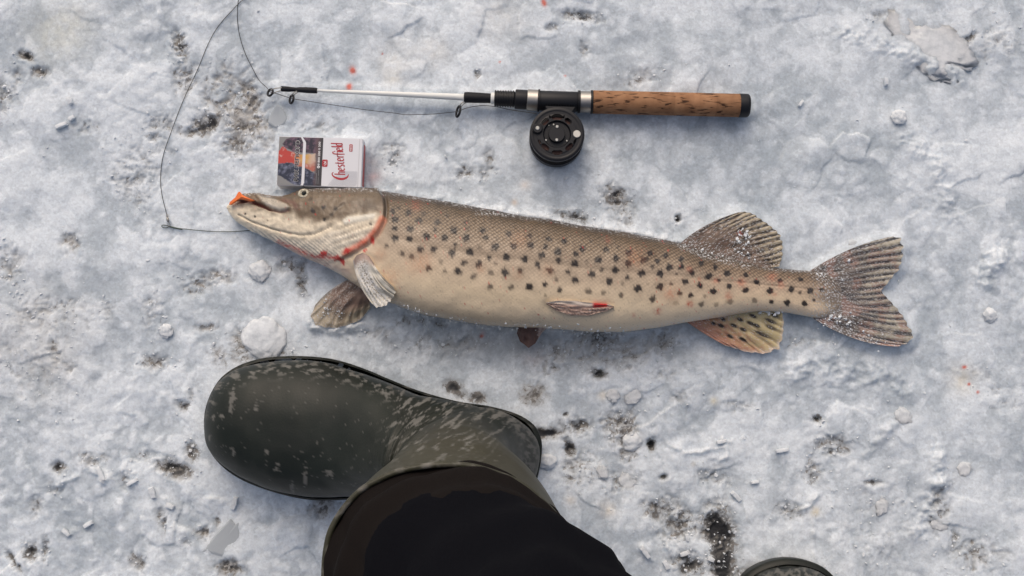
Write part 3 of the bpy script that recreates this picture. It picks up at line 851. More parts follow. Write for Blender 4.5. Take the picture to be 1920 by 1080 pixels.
U = mth(m_fish, 'MULTIPLY', au.outputs['Fac'], SPC)
W = mth(m_fish, 'MULTIPLY', ag.outputs['Fac'], SPC * 1.15)
cmb = nd(m_fish, 'ShaderNodeCombineXYZ')
lk(m_fish, mth(m_fish, 'ADD', U, W), cmb.inputs[0]); lk(m_fish, mth(m_fish, 'SUBTRACT', U, W), cmb.inputs[1])
vs = nd(m_fish, 'ShaderNodeTexVoronoi'); vs.inputs['Scale'].default_value = .72; vs.inputs['Randomness'].default_value = .22
lk(m_fish, cmb.outputs[0], vs.inputs['Vector'])
dist = vs.outputs['Distance']
dk_ = nd(m_fish, 'ShaderNodeMapRange'); dk_.inputs['From Min'].default_value = .22; dk_.inputs['From Max'].default_value = .62; dk_.inputs['To Min'].default_value = 1.4; dk_.inputs['To Max'].default_value = .42
lk(m_fish, dist, dk_.inputs['Value'])
mxf = nd(m_fish, 'ShaderNodeMix', data_type='FLOAT')
lk(m_fish, asc.outputs['Fac'], mxf.inputs[0]); mxf.inputs[2].default_value = 1; lk(m_fish, dk_.outputs[0], mxf.inputs[3])
mxc = nd(m_fish, 'ShaderNodeMix', data_type='RGBA', blend_type='MULTIPLY'); mxc.inputs[0].default_value = 1
lk(m_fish, a_f.outputs['Color'], mxc.inputs[6]); lk(m_fish, mxf.outputs[0], mxc.inputs[7]); lk(m_fish, mxc.outputs[2], b.inputs['Base Color'])
hgt = mth(m_fish, 'MULTIPLY', mth(m_fish, 'MULTIPLY', dist, -1.0), mth(m_fish, 'ADD', asc.outputs['Fac'], .05))
tcf = nd(m_fish, 'ShaderNodeTexCoord')
nf = nd(m_fish, 'ShaderNodeTexNoise'); nf.inputs['Scale'].default_value = 600; nf.inputs['Detail'].default_value = 3
lk(m_fish, tcf.outputs['Object'], nf.inputs['Vector'])
hg2 = mth(m_fish, 'MULTIPLY_ADD', nf.outputs[0], .35, hgt)
bpf = nd(m_fish, 'ShaderNodeBump'); bpf.inputs['Strength'].default_value = .6; bpf.inputs['Distance'].default_value = .0012
lk(m_fish, hg2, bpf.inputs['Height']); lk(m_fish, bpf.outputs[0], b.inputs['Normal'])
rn = nd(m_fish, 'ShaderNodeMapRange'); rn.inputs['To Min'].default_value = .20; rn.inputs['To Max'].default_value = .46
lk(m_fish, nf.outputs[0], rn.inputs['Value']); lk(m_fish, rn.outputs[0], b.inputs['Roughness'])
b.inputs['Subsurface Weight'].default_value = 0
body = link('body', me, m_fish, fish)
body['label'] = 'spotted body with cream belly and bloodied gill cover'

# ---- eye
ez = float(body_z(571, 367)) + .0015
EC = P(569.5, 363.5, ez)
m_eyew = mat('eye_ring', (.46, .43, .33), .3)
mottle(m_eyew, (.26, .22, .14), (.55, .52, .42), 500, .35, .6, 4)
m_pup = mat('eye_pupil', (.012, .014, .012), .12)
tilt = np.array([0, .35, .94]); tilt /= np.linalg.norm(tilt)
eye = link('eye', turned('eye', [(-.004, .0058), (-.001, .0062), (.0008, .0058), (.0020, .0046), (.0021, .0034), (.0013, .0027), (.0012, .0001)], EC, EC + tilt * .01, 32), m_eyew, fish)
link('pupil', turned('pupil', [(-.0005, .0029), (.0012, .0028), (.0019, .0020), (.0022, .0001)], EC + np.array([.0008, 0, .0002]), EC + np.array([.0008, 0, .0002]) + tilt * .01, 24), m_pup, eye)

# ---- fins
m_fin, _ = attr_mat('fin_membrane', .5, spec=.4)
add_bump(m_fin, 700, .35, .0008)


def resample(pl, n):
    pl = np.array(pl, float)
    dd = np.concatenate([[0], np.cumsum(np.hypot(*np.diff(pl, axis=0).T))]); dd /= dd[-1]
    t = np.linspace(0, 1, n)
    return np.stack([np.interp(t, dd, pl[:, 0]), np.interp(t, dd, pl[:, 1])], -1)


def fin(name, base, tip, zb, zt, rays, cf, mid=None, nu=150, nv=50, corr=.00042, ragged=.018, thick=.0016, zfun=None, label=None, seed=1, curl=0):
    B_, T_ = resample(base, nu), resample(tip, nu)
    u = np.linspace(0, 1, nu)[:, None] * np.ones((1, nv)); v = np.linspace(0, 1, nv)[None] * np.ones((nu, 1))
    rag = 1 + ragged * (np.cos(2 * math.pi * rays * u) * .5 - .5 + .6 * gnoise(u * rays * 1.3, u * 0 + .5, seed)) * sstep(.5, 1, v)
    vv = v * rag
    p = B_[:, None] * (1 - vv)[..., None] + T_[:, None] * vv[..., None]
    if mid is not None:
        M_ = resample(mid, nu)
        p = B_[:, None] * ((1 - vv) * (1 - 2 * vv))[..., None] + M_[:, None] * (4 * vv * (1 - vv))[..., None] + T_[:, None] * (vv * (2 * vv - 1))[..., None]
    zb_ = np.interp(np.linspace(0, 1, nu), np.linspace(0, 1, len(zb)), zb)[:, None]; zt_ = np.interp(np.linspace(0, 1, nu), np.linspace(0, 1, len(zt)), zt)[:, None]
    z = zb_ + (zt_ - zb_) * sstep(0, 1, v) * .6 + (zt_ - zb_) * v * .4
    if zfun is not None: z = np.maximum(z, zfun(p[..., 0], p[..., 1]))
    ph = rays * u + .42 * gnoise(u * 7, v * 1.6, seed + 5)
    z = z + corr * np.cos(2 * math.pi * ph) * sstep(.15, .75, v) + .0018 * gnoise(u * 5, v * 4, seed + 9) + curl * v * v
    W_ = P(p[..., 0], p[..., 1], z)
    th_ = thick * (1 - .55 * v)
    top = W_.copy(); bot = W_.copy(); bot[..., 2] -= th_
    c = cf(u, v, p[..., 0], p[..., 1], ph)
    n = nu * nv
    rim = np.concatenate([np.arange(nv), np.arange(1, nu) * nv + nv - 1, (nu - 1) * nv + np.arange(nv - 2, -1, -1), np.arange(nu - 2, 0, -1) * nv])
    r2 = np.roll(rim, -1)
    me = mesh_np(name, np.concatenate([top.reshape(-1, 3), bot.reshape(-1, 3)]),
                 [gridf(nu, nv), gridf(nu, nv, off=n, flip=True), np.stack([rim, rim + n, r2 + n, r2], -1)])
    colattr(me, 'col', np.concatenate([c.reshape(-1, 3)] * 2))
    o = link(name, me, m_fin, fish)
    if label: o['label'] = label
    return o, W_


def finmix(c, t, w):
    return lerp(c, np.array(t, float), np.clip(w, 0, 1)[..., None])


def c_dorsal(u, v, x, y, ph):
    nz = fbm(x * .12, y * .12, 3, 4); ray = np.cos(2 * math.pi * ph)
    c = finmix(np.ones(u.shape + (3,)) * np.array([.140, .102, .080]), (.42, .36, .255), sstep(.55, 1.05, v + .45 * nz))
    c = finmix(c, (.26, .16, .12), .5 * sstep(.1, .5, nz) * sstep(.8, .3, v))
    c = finmix(c, (.026, .022, .020), .9 * sstep(-.15, -.62, ray) * sstep(.42, .68, v) * sstep(-.45, .15, fbm(u * 15, v * 6, 8, 2) + .2))
    c = finmix(c, (.03, .025, .022), .8 * (gnoise(u * rays_d, v * 5 + 3, 12) > .42) * sstep(.1, .3, v) * sstep(.8, .6, v))
    c = finmix(c, (.44, .40, .30), .45 * sstep(.5, .95, ray) * sstep(.45, .7, v))
    c = finmix(c, (.40, .06, .05), np.exp(-(((x - 1387) / 4) ** 2 + ((y - 438) / 4) ** 2)))
    fr = fbm(x * .4, y * .4, 5, 4, .65)
    c = finmix(c, (.66, .68, .70), .75 * sstep(.22, .42, fr) + .5 * sstep(.1, .3, fr) * sstep(.25, .02, v) + .55 * sstep(.0, .3, fr) * sstep(.05, .0, u))
    return c


rays_d = 13
fin('dorsal_fin', Z3([(262, 268), (420, 345), (560, 375), (700, 405), (800, 428)]), Z3([(640, 64), (690, 58), (752, 78), (805, 118), (868, 160), (922, 213), (938, 290), (932, 360), (912, 416)]),
    [.022, .014, .011], [.0075, .0070, .0065], rays_d, c_dorsal, mid=Z3([(430, 150), (600, 200), (710, 280), (800, 380), (855, 425)]), nu=220, nv=60, seed=3, label='dark brown dorsal fin with black-striped rays and frost')


def c_anal(u, v, x, y, ph):
    nz = fbm(x * .12, y * .12, 33, 4); ray = np.cos(2 * math.pi * ph)
    c = finmix(np.ones(u.shape + (3,)) * np.array([.42, .225, .14]), (.55, .46, .26), sstep(.15, .7, u + .25 * nz))
    c = finmix(c, (.42, .21, .15), .8 * sstep(.22, .05, u + .1 * nz) + .5 * sstep(.82, 1, v) * sstep(.6, .2, u))
    for (ax, ay, la_) in [(530, 805, 7), (615, 805, 8), (480, 790, 5), (655, 765, 7), (725, 790, 9), (765, 805, 7), (675, 830, 8), (590, 875, 7), (672, 895, 9), (800, 862, 17), (855, 775, 12), (858, 818, 12), (740, 742, 8), (880, 738, 7), (545, 765, 5)]:
        (qx, qy), = Z3([(ax, ay)])
        du = (x - qx) * .90 + (y - qy) * .43; dv = -(x - qx) * .43 + (y - qy) * .90
        c = finmix(c, (.03, .025, .022), 1.3 * np.exp(-((du / la_) ** 2 + (dv / 3.4) ** 2) ** 1.6))
    c = finmix(c, (.15, .12, .08), .55 * sstep(.0, -.7, ray) * sstep(.3, .6, v) * sstep(.3, .6, u))
    c = finmix(c, (.60, .50, .42), .65 * sstep(.93, 1, v))
    fr = fbm(x * .4, y * .4, 25, 4, .65)
    c = finmix(c, (.66, .67, .68), .7 * sstep(.22, .42, fr) * sstep(.3, .0, v) + .6 * sstep(.3, .5, fr) + .5 * sstep(.05, .3, fr) * sstep(.94, 1., v))
    return c


fin('anal_fin', Z3([(285, 765), (420, 758), (560, 735), (680, 700), (800, 688), (890, 700)]), Z3([(560, 935), (700, 980), (830, 988), (912, 958), (938, 880), (943, 800), (932, 718)]),
    [.018, .014, .011], [.0065, .0070, .011], 10, c_anal, mid=Z3([(420, 855), (540, 850), (660, 840), (760, 800), (850, 760), (910, 712)]), nu=200, nv=56, seed=13, zfun=lambda a, b_: body_z(a, b_) * .55, label='orange-brown anal fin with black dashes and pale edge')


def c_caud(u, v, x, y, ph):
    nz = fbm(x * .1, y * .1, 43, 4); ray = np.cos(2 * math.pi * ph)
    c = finmix(np.ones(u.shape + (3,)) * np.array([.125, .103, .092]), (.42, .385, .31), sstep(.50, 1.15, v + .45 * nz))
    c = finmix(c, (.27, .155, .125), .65 * sstep(.0, .4, fbm(x * .03, y * .03, 7, 2) + .1))
    c = finmix(c, (.024, .023, .028), .92 * sstep(-.1, -.6, ray) * sstep(.38, .66, v + .35 * nz) * sstep(-.5, .1, fbm(u * 22, v * 7, 28, 2) + .25))
    c = finmix(c, (.45, .42, .33), .45 * sstep(.5, .95, ray) * sstep(.45, .7, v))
    c = finmix(c, (.03, .028, .03), .8 * (gnoise(u * 13, v * 8 + 3, 52) > .40) * sstep(.55, .3, v))
    c = finmix(c, (.46, .26, .20), .7 * sstep(.93, 1, u) * sstep(.55, .9, v))
    fr = fbm(x * .42, y * .42, 45, 4, .65)
    c = finmix(c, (.62, .65, .68), .8 * sstep(.04, .36, fr) * (.55 + .45 * sstep(.6, .2, v)) + .6 * sstep(.0, .3, fr) * sstep(.90, 1., u) + .35 * sstep(.0, .3, fr) * sstep(.07, .0, u))
    return c


caud, _ = fin('tail_fin', [(1514, 511), (1518, 530), (1518, 560), (1514, 590)], Z3([(1655, 221), (1706, 230), (1727, 290), (1722, 370), (1702, 430), (1655, 490), (1605, 550), (1578, 572), (1608, 612), (1682, 690), (1742, 770), (1792, 860), (1772, 915), (1700, 941)]),
    [.0075, .0085, .0075], [.0062, .0060, .0060, .0062], 17, c_caud, mid=Z3([(1375, 305), (1405, 400), (1420, 470), (1415, 545), (1410, 590), (1430, 650), (1460, 740), (1400, 888)]), nu=260, nv=80, seed=23, label='forked grey tail fin with dark stripes and frost')


def c_pecu(u, v, x, y, ph):
    ray = np.cos(2 * math.pi * ph)
    c = np.ones(u.shape + (3,)) * np.array([.76, .72, .62])
    c = finmix(c, (.34, .29, .22), .7 * sstep(.2, -.6, ray) * sstep(.35, .6, v) * sstep(.35, .6, u))
    c = finmix(c, (.38, .22, .18), .7 * sstep(.25, .05, v))
    fr = fbm(x * .28, y * .28, 65, 5, .7)
    c = finmix(c, (.86, .85, .83), .9 * sstep(-.1, .15, fr) * sstep(.05, .2, v) * sstep(.75, .55, u) * sstep(.03, .1, u))
    c = finmix(c, (.13, .10, .09), .8 * sstep(-.12, -.34, fr) * sstep(.05, .2, v) * sstep(.65, .5, u) * sstep(.12, .22, u) * sstep(.85, .7, v))
    c = finmix(c, (.62, .60, .56), .7 * sstep(.08, .03, u))
    return c


fin('pectoral_fin', [(662, 489), (668, 479), (680, 474), (692, 480), (699, 491)], [(697, 569), (706, 577), (723, 573), (736, 562), (742, 547), (738, 538)], [.054, .061, .061], [.046, .049, .052], 7, c_pecu,
    mid=[(674, 532), (690, 530), (704, 524), (716, 517)], nu=110, nv=90, corr=.0006, thick=.003, seed=33, zfun=lambda a, b_: body_z(a, b_) + .0025, label='pale frosted pectoral fin folded over the belly')


def c_pecl(u, v, x, y, ph):
    ray = np.cos(2 * math.pi * ph)
    c = finmix(np.ones(u.shape + (3,)) * np.array([.24, .165, .130]), (.44, .38, .28), sstep(.35, .85, v))
    c = finmix(c, (.19, .145, .10), .65 * sstep(.1, -.6, ray) * sstep(.35, .6, v) * sstep(.3, .55, u))
    fr = fbm(x * .32, y * .32, 75, 5, .7)
    c = finmix(c, (.55, .52, .49), .7 * sstep(.02, .3, fr) * sstep(.65, .4, u) + .8 * sstep(-.1, .2, fr) * sstep(.9, 1, v) + .6 * sstep(.06, 0, u))
    return c


fin('pectoral_fin', [(650, 525), (662, 530), (676, 541), (692, 556)], [(590, 573), (582, 594), (592, 611), (612, 614), (634, 615), (656, 608), (675, 600), (694, 578)], [.022, .020, .018], [.0062, .0060, .0065], 8, c_pecl,
    mid=[(617, 546), (618, 570), (640, 583), (668, 578), (693, 567)], nu=140, nv=70, corr=.0005, seed=43, label='brown pectoral fin with ribbed edge spread on the snow')


def c_pelv(u, v, x, y, ph):
    fr = fbm(x * .25, y * .25, 85, 4, .6)
    c = np.ones(u.shape + (3,)) * np.array([.44, .30, .245])
    c = finmix(c, (.14, .10, .085), .8 * sstep(.0, .3, fr) * sstep(.35, .6, v))
    c = finmix(c, (.58, .52, .46), .85 * sstep(.36, .18, v) + .6 * sstep(.2, .4, -fr))
    c = finmix(c, (.55, .03, .03), sstep(1108, 1116, x) * sstep(1142, 1136, x) * sstep(.5, .35, v))
    return c


fin('pelvic_fin', Z2([(1030, 722), (1100, 710), (1200, 712), (1310, 725), (1400, 731), (1432, 745)]), Z2([(1032, 730), (1085, 768), (1180, 798), (1280, 798), (1390, 772), (1434, 748)]), [.05, .05], [.05, .05], 3, c_pelv, nu=140, nv=40, corr=.0004, thick=.004, seed=53,
    zfun=lambda a, b_: body_z(a, b_) + .0022, label='folded pinkish pelvic fin with blood streak lying on the flank')


def c_pelv2(u, v, x, y, ph):
    fr = fbm(x * .3, y * .3, 95, 4, .6)
    c = finmix(np.ones(u.shape + (3,)) * np.array([.14, .085, .075]), (.46, .36, .33), sstep(.62, .72, u + .06 * fr))
    return finmix(c, (.60, .58, .56), .7 * sstep(.1, .35, fr) * sstep(.5, .9, u))


fin('pelvic_fin', Z2([(868, 850), (930, 850), (985, 850), (1040, 858)]), Z2([(855, 905), (872, 952), (925, 993), (962, 970), (1005, 902), (1045, 864)]), [.02, .02], [.008, .016, .012], 5, c_pelv2, nu=80, nv=40, corr=.0008, seed=63, label='small dark maroon pelvic fin poking out under the belly')

# ---- frost crumbs frozen to the fish
rng = np.random.default_rng(5)
iv, if_ = ico(1)


def crumbs(name, pts, sizes, material, parent=None):
    vs_, fs_ = [], []
    for i, (p, s) in enumerate(zip(pts, sizes)):
        q = iv * (1 + .35 * rng.standard_normal((len(iv), 1))) * s * rng.uniform(.6, 1.2, 3)
        a = rng.uniform(0, 6.3); ca, sa = math.cos(a), math.sin(a)
        q = q @ np.array([[ca, sa, 0], [-sa, ca, 0], [0, 0, 1]])
        vs_.append(q + p); fs_.append(if_ + i * len(iv))
    return link(name, mesh_np(name, np.concatenate(vs_), np.concatenate(fs_), smooth=False), material, parent)


m_ice = mat('white_snow_crumb', (.74, .785, .825), .5, spec=.4)
add_bump(m_ice, 900, .5, .0008)
cp, cs_ = [], []


def sprinkle(pl, n, w, s0, s1, z=None, onbody=False):
    pr = resample(pl, 200)
    for _ in range(n):
        q = pr[rng.integers(200)] + rng.normal(0, w, 2)
        zq = float(body_z(min(max(q[0], 428), 1597), q[1])) if onbody else z
        cp.append(P(q[0], q[1], zq)); cs_.append(rng.uniform(s0, s1) ** 1.0)


sprinkle(Z3([(270, 285), (380, 320), (520, 360), (640, 395), (760, 425)]), 90, 3, .0004, .0014, onbody=True)
sprinkle(Z3([(500, 260), (620, 240), (700, 210), (640, 330), (720, 360)]), 60, 7, .0004, .0016, z=.0115)
sprinkle(Z3([(690, 165), (712, 215), (610, 255)]), 10, 3, .0010, .0024, z=.0112)
sprinkle(Z3([(1190, 470), (1230, 620), (1220, 750), (1340, 740), (1480, 870), (1560, 900)]), 90, 9, .0003, .0011, z=.0082)
sprinkle(Z3([(1370, 370), (1240, 755), (1360, 740), (1470, 855), (1500, 880)]), 12, 3, .0009, .0019, z=.0082)
sprinkle(Z3([(1180, 470), (1215, 560), (1200, 640), (1200, 700)]), 130, 8, .0003, .0012, onbody=True)
sprinkle(Z3([(760, 700), (850, 712), (920, 712)]), 40, 3, .0005, .0020, z=.0150)
sprinkle(Z2([(0, 62), (300, 102), (700, 172), (1100, 238), (1500, 303), (1850, 375)]), 120, 1.5, .0003, .0009, onbody=True)
sprinkle(Z1([(210, 125), (300, 108), (390, 135)]), 40, 2, .0003, .0009, onbody=True)
sprinkle([(640, 545), (620, 560), (605, 585), (640, 590), (655, 570)], 70, 6, .0003, .0010, z=.0120)
sprinkle(Z2([(140, 728), (330, 802), (650, 858), (800, 868), (1000, 862), (1300, 895), (1500, 897)]), 120, 3.2, .0003, .0013, onbody=True)
fc = crumbs('frost', cp, cs_, m_ice, fish)
fc['kind'] = 'stuff'

# ================================================================== LURE IN THE MOUTH
LU = zz([(85, 392), (98, 350), (190, 270), (238, 185), (256, 172), (275, 182), (300, 220), (380, 265), (470, 305), (515, 322), (430, 334), (360, 312), (270, 292), (230, 300), (150, 350), (112, 390)], 420, 340, 9)
lz = np.interp([q[0] for q in LU], [429, 450, 477], [.020, .0275, .030])
lw = P([q[0] for q in LU], [q[1] for q in LU], lz)
n = len(lw); lc = P(453, 369, .0295)
v = np.concatenate([lw, lw - [0, 0, .0035], [lc], [lc - [0, 0, .0045]]])
i = np.arange(n); i2 = (i + 1) % n
m_lure = mat('orange_soft_plastic', (.88, .20, .045), .38, spec=.5)
me = mesh_np('fishing_lure', v, [np.stack([i2, i, i + n, i2 + n], -1), np.concatenate([np.stack([i2, i, np.full(n, 2 * n)], -1)[:, ::-1], np.stack([i2 + n, i + n, np.full(n, 2 * n + 1)], -1)])])
lure = link('fishing_lure', me, m_lure)
tag(lure, 'bright orange soft lure tail sticking out of the pike mouth', 'lure')
auto_smooth(lure, 50)

# ================================================================== ROD WITH REEL
rod = thing('ice_fishing_rod', 'short ice fishing rod with cork handle and white blank lying on the snow', 'fishing rod')
m_blk = mat('black_plastic', (.0085, .0095, .013), .48, spec=.35); add_bump(m_blk, 1500, .25, .0004)
m_wrap = mat('black_heat_shrink', (.007, .008, .012), .6, spec=.3); add_bump(m_wrap, 260, .5, .0012)
m_met = mat('brushed_metal', (.40, .385, .36), .42, 1.0); add_bump(m_met, 300, .15, .0005)
m_wht = mat('white_fibreglass', (.80, .82, .80), .45, spec=.3)
m_cork = mat('cork', (.36, .20, .11), .75, spec=.25)
mottle(m_cork, (.235, .115, .057), (.36, .195, .104), 90, .3, .7, 6)
tc = nd(m_cork, 'ShaderNodeTexCoord')
mp = nd(m_cork, 'ShaderNodeMapping'); mp.inputs['Scale'].default_value = (70, 330, 330); lk(m_cork, tc.outputs['Object'], mp.inputs[0])
nz_ = nd(m_cork, 'ShaderNodeTexNoise'); nz_.inputs['Scale'].default_value = 1; nz_.inputs['Detail'].default_value = 4; nz_.inputs['Distortion'].default_value = .6; lk(m_cork, mp.outputs[0], nz_.inputs['Vector'])
rp = nd(m_cork, 'ShaderNodeValToRGB'); rp.color_ramp.elements[0].position = .57; rp.color_ramp.elements[0].color = (0, 0, 0, 1); rp.color_ramp.elements[1].position = .64; rp.color_ramp.elements[1].color = (1, 1, 1, 1)
lk(m_cork, nz_.outputs[0], rp.inputs[0])
mxk = nd(m_cork, 'ShaderNodeMix', data_type='RGBA'); lk(m_cork, rp.outputs[0], mxk.inputs[0])
src = bsdf(m_cork).inputs['Base Color'].links[0].from_socket
oi = nd(m_cork, 'ShaderNodeObjectInfo'); mro = nd(m_cork, 'ShaderNodeMapRange'); mro.inputs['To Min'].default_value = .82; mro.inputs['To Max'].default_value = 1.18
lk(m_cork, oi.outputs['Random'], mro.inputs['Value'])
mul = nd(m_cork, 'ShaderNodeMix', data_type='RGBA', blend_type='MULTIPLY'); mul.inputs[0].default_value = 1; lk(m_cork, src, mul.inputs[6]); lk(m_cork, mro.outputs[0], mul.inputs[7])
lk(m_cork, mul.outputs[2], mxk.inputs[6]); mxk.inputs[7].default_value = (.055, .026, .015, 1)
lk(m_cork, mxk.outputs[2], bsdf(m_cork).inputs['Base Color'])
bpk = nd(m_cork, 'ShaderNodeBump'); bpk.inputs['Strength'].default_value = .8; bpk.inputs['Distance'].default_value = .0012; bpk.invert = True
lk(m_cork, rp.outputs[0], bpk.inputs['Height']); lk(m_cork, bpk.outputs[0], bsdf(m_cork).inputs['Normal'])

# axis of the rod: handle lies on the snow, blank points to the left
axp = np.array([(500, 166.2), (527, 166.5), (560, 168.2), (595, 170.0), (735, 176.3), (870, 182.3), (925, 184.5), (960, 185.3), (1000, 188.0), (1050, 190.4), (1111, 191.2), (1404, 198.2)])
axz = [.0085, .0085, .0088, .0092, .0102, .0112, .0118, .0122, .0124, .0124, .0126, .0126]


def RA(x):
    return P(x, np.interp(x, axp[:, 0], axp[:, 1]), np.interp(x, axp[:, 0], axz))


PXM = 1 / 1810.0


def rpart(name, prof, material, parent=rod, n=40, ang=35):
    """profile in survey units: (x, diameter)"""
    x0, x1 = prof[0][0], prof[-1][0]
    A, B_ = RA(x0), RA(x1)
    Lw = np.linalg.norm(B_ - A)
    pr = [((x - x0) / (x1 - x0) * Lw, d_ * .5 * PXM) for x, d_ in prof]
    o = link(name, turned(name, pr, A, B_, n), material, parent)
    auto_smooth(o, ang)
    return o


grip = thing('cork_handle', None, None); grip.parent = rod
cuts = [1111.5, 1148, 1186, 1222, 1263, 1300, 1340, 1386]
for a_, b_ in zip(cuts[:-1], cuts[1:]):
    rpart('cork_ring', [(a_, 42.5 if a_ < 1115 else 43.9), (a_ + 1.0, 44.3), (b_ - 1.0, 44.3), (b_, 43.9)], m_cork, grip)
rpart('end_cap', [(1385.5, 45.4), (1399, 45.2), (1402.5, 43.5), (1404.5, 39), (1405, 20)], m_blk)
rpart('collar', [(1107.5, 45), (1111.2, 45)], m_blk)
rpart('hood_ring', [(1087.5, 39), (1088, 40.5), (1107, 40.5), (1107.6, 39)], m_met)
rpart('collar', [(1083.5, 43.5), (1087.6, 43.5)], m_blk)
seat = rpart('reel_seat', [(1010, 37), (1012, 38), (1083, 38), (1084, 37)], m_blk)
rpart('collar', [(1008.5, 43), (1012, 43)], m_blk)
rpart('hood_ring', [(988.5, 39), (989.2, 40.5), (1008, 40.5), (1008.6, 39)], m_met)
rpart('locking_nut', [(965.5, 34), (967, 37.2), (986, 37.6), (988.6, 36.5)], m_blk)
thr = [(927, 22)]
for q in range(8):
    xq = 927 + q * 4.8
    thr += [(xq + .4, 28.8), (xq + .9, 32.0), (xq + 2.8, 32.0), (xq + 3.3, 28.8)]
rpart('threaded_sleeve', thr + [(965.5, 28)], m_blk, ang=60)
rpart('white_ring', [(920.5, 21), (921, 22.5), (927, 22.5), (927.4, 21)], m_wht)
rpart('front_wrap', [(870, 16), (871, 19.2), (876, 20.6), (890, 20.4), (905, 19.4), (918, 18.6), (920.6, 17.5)], m_wrap)
bl_x = np.linspace(590, 872, 16)
link('blank', tube_mesh('blank', np.array([RA(x) for x in bl_x]), np.interp(bl_x, [590, 872], [5.6, 13.2]) * .5 * PXM, 16), m_wht, rod)
rpart('tip_wrap', [(527, 8), (528, 10.6), (540, 10.4), (550, 8.6), (556, 8.2), (562, 10.2), (575, 11.4), (590, 11.2), (594.5, 10.5), (595, 7)], m_wrap)


def ring_guide(cx, cy, rx, ry, rot, z, feet, tilt_):
    g = thing('line_guide', None, None); g.parent = rod
    t = np.linspace(0, 2 * math.pi, 37)[:-1]
    c, s = math.cos(R(rot)), math.sin(R(rot))
    qx = cx + rx * np.cos(t) * c - ry * np.sin(t) * s
    qy = cy + rx * np.cos(t) * s + ry * np.sin(t) * c
    zq = z + tilt_ * np.cos(t)
    W_ = P(qx, qy, zq)
    W_ = np.concatenate([W_, W_[:2]])
    link('ring', tube_mesh('ring', W_, .00125, 10, False), m_blk, g)
    for (ax, ay, az, bx_, by_, bz) in feet:
        m1 = (np.array(P(ax, ay, az)) + np.array(P(bx_, by_, bz))) / 2 + [0, 0, .002]
        link('wire', tube_mesh('wire', catmull([P(ax, ay, az), m1, P(bx_, by_, bz)], 12), .00055, 8), m_met, g)
    return g


ring_guide(506.7, 173.6, 4.0, 6.4, 28, .0095, [(508, 168.5, .0115, 528, 164.5, .011), (510, 177, .0085, 527, 170, .008)], .004)
ring_guide(546.8, 186.2, 3.2, 7.6, 12, .0085, [(547, 179, .0095, 556, 171, .010), (549.5, 181, .0075, 559, 173, .008)], .004)
ring_guide(859.3, 209.0, 3.0, 10.2, 14, .0105, [(861, 199, .0115, 871, 190, .012), (863, 202, .0085, 874, 192, .009)], .004)

# ---- reel: lies flat, its face up
RC = P(1044.6, 251.0, .034); RR = 52.6 / (FPX / (CAM_H - .034))
reel = thing('reel', None, None); reel.parent = rod
Rx, Ry = float(RC[0]), float(RC[1])


def disc(name, prof, cx, cy, material, parent, n=64, ang=30):
    """prof: (z, radius) from low to high"""
    z0 = prof[0][0]
    o = link(name, turned2(name, prof, cx, cy, n), material, parent)
    auto_smooth(o, ang)
    return o


def turned2(name, prof, cx, cy, n):
    a = np.linspace(0, 2 * math.pi, n, endpoint=False)
    v = np.concatenate([np.stack([cx + r * np.cos(a), cy + r * np.sin(a), np.full(n, z)], -1) for z, r in prof] + [[[cx, cy, prof[0][0]], [cx, cy, prof[-1][0]]]])
    k = n * len(prof); i = np.arange(n); i2 = (i + 1) % n; b_ = (len(prof) - 1) * n
    return mesh_np(name, v, [gridf(len(prof), n, True, flip=True), np.stack([i2, i, np.full(n, k)], -1), np.stack([b_ + i, b_ + i2, np.full(n, k + 1)], -1)])


disc('back_housing', [(.0005, RR * .90), (.0015, RR * .99), (.009, RR * 1.0), (.0125, RR * 1.0), (.0130, RR * .97)], Rx, Ry, m_blk, reel, 96)
m_line_sp = mat('wound_line', (.13, .062, .048), .6); add_bump(m_line_sp, 900, .8, .001)
disc('spool', [(.0120, RR * .66), (.0285, RR * .66)], Rx, Ry, m_line_sp, reel)
# slotted face plate: polar grid with openings left out
nr, na = 44, 288
rr_ = np.linspace(.0, 1, nr); aa = np.linspace(0, 2 * math.pi, na, endpoint=False)
zf = .0335 - .0028 * sstep(.50, .465, rr_) - .0008 * sstep(.93, 1., rr_) - .0012 * (1 - np.abs(np.clip((rr_ - .80) / .18, -1, 1)) > .6) * .35
vt = np.stack([Rx + RR * rr_[:, None] * np.cos(aa), Ry + RR * rr_[:, None] * np.sin(aa), zf[:, None] + 0 * aa], -1)
q = gridf(nr, na, True, flip=True)
rc_ = (rr_[:-1] + rr_[1:]) / 2
fr_ = np.repeat(rc_, na); fa_ = np.degrees(np.tile((aa + math.pi / na), nr - 1))
hole = np.zeros(len(q), bool)
for (deg, r0, r1, w) in [(90, .53, .74, 19), (133, .54, .72, 14), (50, .54, .72, 13), (228, .56, .74, 15), (270, .60, .76, 17), (313, .56, .74, 15), (205, .66, .74, 8), (337, .66, .74, 8), (112, .62, .74, 3), (69, .62, .74, 3)]:
    da = np.abs((fa_ - deg + 180) % 360 - 180)
    hole |= (da < w * np.sqrt(np.clip(1 - ((fr_ - (r0 + r1) / 2) / ((r1 - r0) / 2)) ** 2, 0, 1)) ** .6) & (fr_ > r0) & (fr_ < r1)
top_f = q[~hole]
nV = nr * na
vb_ = vt.reshape(-1, 3) - [0, 0, .0030]
